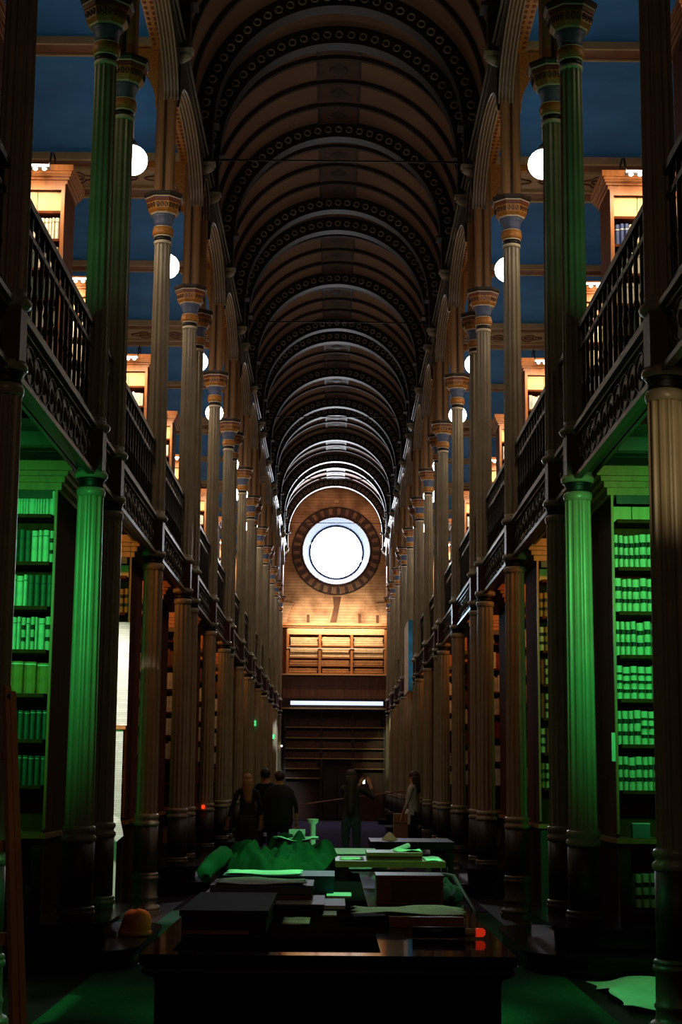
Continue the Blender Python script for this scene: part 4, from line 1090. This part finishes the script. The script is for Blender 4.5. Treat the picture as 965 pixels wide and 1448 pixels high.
simple('barrier_rope', MB().tube([(-.9, 44.5, .75), (.0, 45, .88), (.6, 45, .97), (1.4, 45, 1.07), (2.2, 45, 1.17)], .02, 6), 'tape', 'thin slanting barrier rope stretched across the far end behind the visitors', 'rope')

# ------------------------------------------------------------------ people
def ell(cx, cy, cz, rx, ry, rz_, n=14, m=9):
    mb = MB(); mb.lathe([(sin(pi * k / m) + 1e-3, -cos(pi * k / m)) for k in range(m + 1)], n)
    mb.v = [(cx + x * rx, cy + y * ry, cz + z * rz_) for x, y, z in mb.v]; return mb
def skin_body(J, E, R, root, mats, classify):
    names = list(J); idx = {n: i for i, n in enumerate(names)}
    me = bpy.data.meshes.new('body'); me.from_pydata([J[n] for n in names], [(idx[a], idx[b_]) for a, b_ in E], [])
    o = bpy.data.objects.new('tmp', me); COL.objects.link(o)
    o.modifiers.new('s', 'SKIN'); sm = o.modifiers.new('u', 'SUBSURF'); sm.levels = 1; sm.render_levels = 1
    sv = me.skin_vertices[0].data
    for n in names:
        r = R[n]; sv[idx[n]].radius = r if isinstance(r, tuple) else (r, r); sv[idx[n]].use_root = (n == root)
    dg = bpy.context.evaluated_depsgraph_get(); dg.update()
    em = bpy.data.meshes.new_from_object(o.evaluated_get(dg)); bpy.data.objects.remove(o)
    em.materials.clear()
    for m in mats: em.materials.append(M[m])
    for p in em.polygons: p.material_index = classify(p.center); p.use_smooth = True
    return em
def person(label, x, y, H, face, top, legs, arms, hair, long_hair=0, skirt=None, coat=None, stance=.09):
    """face: rotation about z, 0 = looking down the nave (back to the camera)"""
    k = H / 1.72
    J = dict(pel=(0, 0, .95), sp=(0, -.01, 1.1), ch=(0, 0, 1.27), nb=(0, -.01, 1.42), nk=(0, 0, 1.49), hd=(0, .015, 1.585), ht=(0, .01, 1.655), nose=(0, .105, 1.58))
    R = dict(pel=(.15, .1), sp=(.125, .09), ch=(.155, .1), nb=(.09, .07), nk=.052, hd=(.075, .092), ht=(.06, .07), nose=.012)
    E = [('pel', 'sp'), ('sp', 'ch'), ('ch', 'nb'), ('nb', 'nk'), ('nk', 'hd'), ('hd', 'ht'), ('hd', 'nose')]
    for s_, n in ((-1, 'l'), (1, 'r')):
        J['hp' + n] = (s_ * .09, 0, .88); J['kn' + n] = (s_ * stance, .02, .49); J['an' + n] = (s_ * (stance + .01), -.01, .085); J['to' + n] = (s_ * (stance + .03), .14, .035)
        R['hp' + n] = .09; R['kn' + n] = .06; R['an' + n] = .04; R['to' + n] = (.04, .03)
        E += [('pel', 'hp' + n), ('hp' + n, 'kn' + n), ('kn' + n, 'an' + n), ('an' + n, 'to' + n)]
        sh = (s_ * .165, 0, 1.4); el, wr, hn = arms[n]
        J['sh' + n] = sh; J['el' + n] = el; J['wr' + n] = wr; J['pm' + n] = hn
        R['sh' + n] = .055; R['el' + n] = .04; R['wr' + n] = .027; R['pm' + n] = (.036, .02)
        E += [('nb', 'sh' + n), ('sh' + n, 'el' + n), ('el' + n, 'wr' + n), ('wr' + n, 'pm' + n)]
        d = (Vector(hn) - Vector(wr)).normalized(); side = d.cross(Vector((0, 1, 0))); side = side.normalized() if side.length > .1 else Vector((1, 0, 0))
        cu = d.cross(side).normalized()
        for f in range(4):
            off = side * (.011 * (f * 2 - 3)) * .9; L = (.062, .072, .068, .054)[f]
            a = Vector(hn) + off + d * .02; b1 = a + d * L * .5; b2 = b1 + d * L * .35 + cu * .02
            J[f'f{f}a{n}'] = tuple(b1); J[f'f{f}b{n}'] = tuple(b2); R[f'f{f}a{n}'] = .009; R[f'f{f}b{n}'] = .008
            E += [('pm' + n, f'f{f}a{n}'), (f'f{f}a{n}', f'f{f}b{n}')]
        tb = Vector(wr) + d * .03 - side * s_ * .035 + cu * .01; J['th' + n] = tuple(tb + d * .03); R['th' + n] = .01; E.append(('pm' + n, 'th' + n))
    hands = [Vector(arms[n][i]) for n in 'lr' for i in (1, 2)]
    elb = [Vector(arms[n][0]) for n in 'lr']
    def cl(c):
        if c.z > 1.46: return 0
        if min((c - h_).length for h_ in hands) < .1: return 0
        if c.z < .075: return 3
        if c.z < .93 and abs(c.x) < .2 and not any((c - h_).length < .17 for h_ in hands + elb): return 2
        return 1
    J = {a: Vector(v) for a, v in J.items()}
    t = thing('person', label, 'person', (x, y, .0), None, face); t.scale = (k, k, k)
    ob('body', skin_body(J, E, R, 'pel', ['skin', top, legs, 'black'], cl), t)
    for s_ in (-1, 1): ob('ear', ell(s_ * .078, .0, 1.58, .012, .022, .032, 8, 6).mesh('ear', 'skin'), t); ob('eye', ell(s_ * .03, .092, 1.6, .011, .008, .008, 8, 6).mesh('eye', 'black'), t)
    ob('mouth', ell(0, .094, 1.535, .022, .006, .005, 8, 6).mesh('mouth', 'redbrown'), t)
    hm = ell(0, -.018, 1.625, .09, .105, .09)
    if long_hair:
        n = 12; vs = []; fs = []
        rows = 7
        for j in range(rows):
            t_ = j / (rows - 1); z = 1.62 - long_hair * t_; w_ = .09 + .02 * sin(t_ * 2.6) - .035 * t_
            for i in range(n + 1):
                a = pi + pi * i / n; vs.append((w_ * cos(a) * (1 + .04 * sin(i * 2.7 + j)), -.02 + (.1 + .02 * t_) * sin(a), z - (.03 * sin(i * 1.9) if j == rows - 1 else 0)))
        for j in range(rows - 1):
            for i in range(n): a = j * (n + 1) + i; fs.append((a, a + 1, a + n + 2, a + n + 1))
        for j in range(rows - 1):      # inner face closes the lock
            a, b_ = j * (n + 1), j * (n + 1) + n; fs.append((a, a + n + 1, b_ + n + 1, b_))
        fs.append(tuple(range(n + 1))); fs.append(tuple((rows - 1) * (n + 1) + i for i in reversed(range(n + 1))))
        hm.add(vs, fs, 0, True)
    ob('hair', hm.mesh('hair', hair), t)
    if coat:
        c = MB().lathe([(.17, .68), (.2, .85), (.19, 1.05), (.215, 1.25), (.21, 1.36), (.13, 1.44), (.075, 1.48)], 20, sx=1.2, sy=.75)
        ob('coat', c.mesh('coat', coat), t)
    if skirt:
        c = MB().lathe([(.19, .35), (.18, .6), (.16, .85), (.135, 1.0)], 20, sx=1.1, sy=.85)
        ob('skirt', c.mesh('skirt', skirt), t)
    return t
down = lambda s_: ((s_ * .23, -.03, 1.13), (s_ * .24, .02, .89), (s_ * .24, .04, .81))
person('woman with long blonde hair in black, leftmost of the visitors at the far end', -1.32, 25, 1.53, .2, 'clothes_black', 'clothes_black', dict(l=((-.27, -.06, 1.13), (-.33, .02, .9), (-.34, .03, .82)), r=down(1)), 'hair_blonde', .42, skirt='clothes_black')
person('man in dark clothes standing behind the blonde woman at the far end', -1.12, 27, 1.62, -.3, 'clothes_black', 'clothes_navy', dict(l=down(-1), r=down(1)), 'hair_dark')
person('short-haired man in a dark padded coat seen from behind at the far end', -.84, 25.6, 1.58, .0, 'clothes_navy', 'clothes_black', dict(l=((-.29, -.03, 1.13), (-.3, .02, .89), (-.3, .04, .81)), r=((.29, -.03, 1.13), (.3, .02, .89), (.3, .04, .81))), 'hair_brown', coat='clothes_navy')
person('woman with long brown hair in jeans holding up a phone at the far end', .28, 24, 1.60, -.1, 'clothes_brown', 'denim',
       dict(l=((-.02, .24, 1.28), (.1, .36, 1.46), (.13, .38, 1.52)), r=((.35, .14, 1.25), (.28, .33, 1.47), (.25, .37, 1.53))), 'hair_brown', .62)
person('woman in a pale shirt and dark trousers standing by the right columns', 1.40, 28, 1.61, 1.2, 'shirt', 'clothes_black', dict(l=((-.22, .04, 1.13), (-.2, .14, .93), (-.2, .16, .85)), r=down(1)), 'hair_brown', .3)
t = thing('smartphone', 'smartphone with a bright screen held up by the woman in jeans', 'phone', (.475, 24.37, 1.41))
ob('body', MB().box(-.09, .04, 0, .01, -.035, .04).mesh('body', 'black'), t); ob('screen', MB().box(-.02, .015, -.003, 0, -.03, .036).mesh('screen', 'screen'), t)
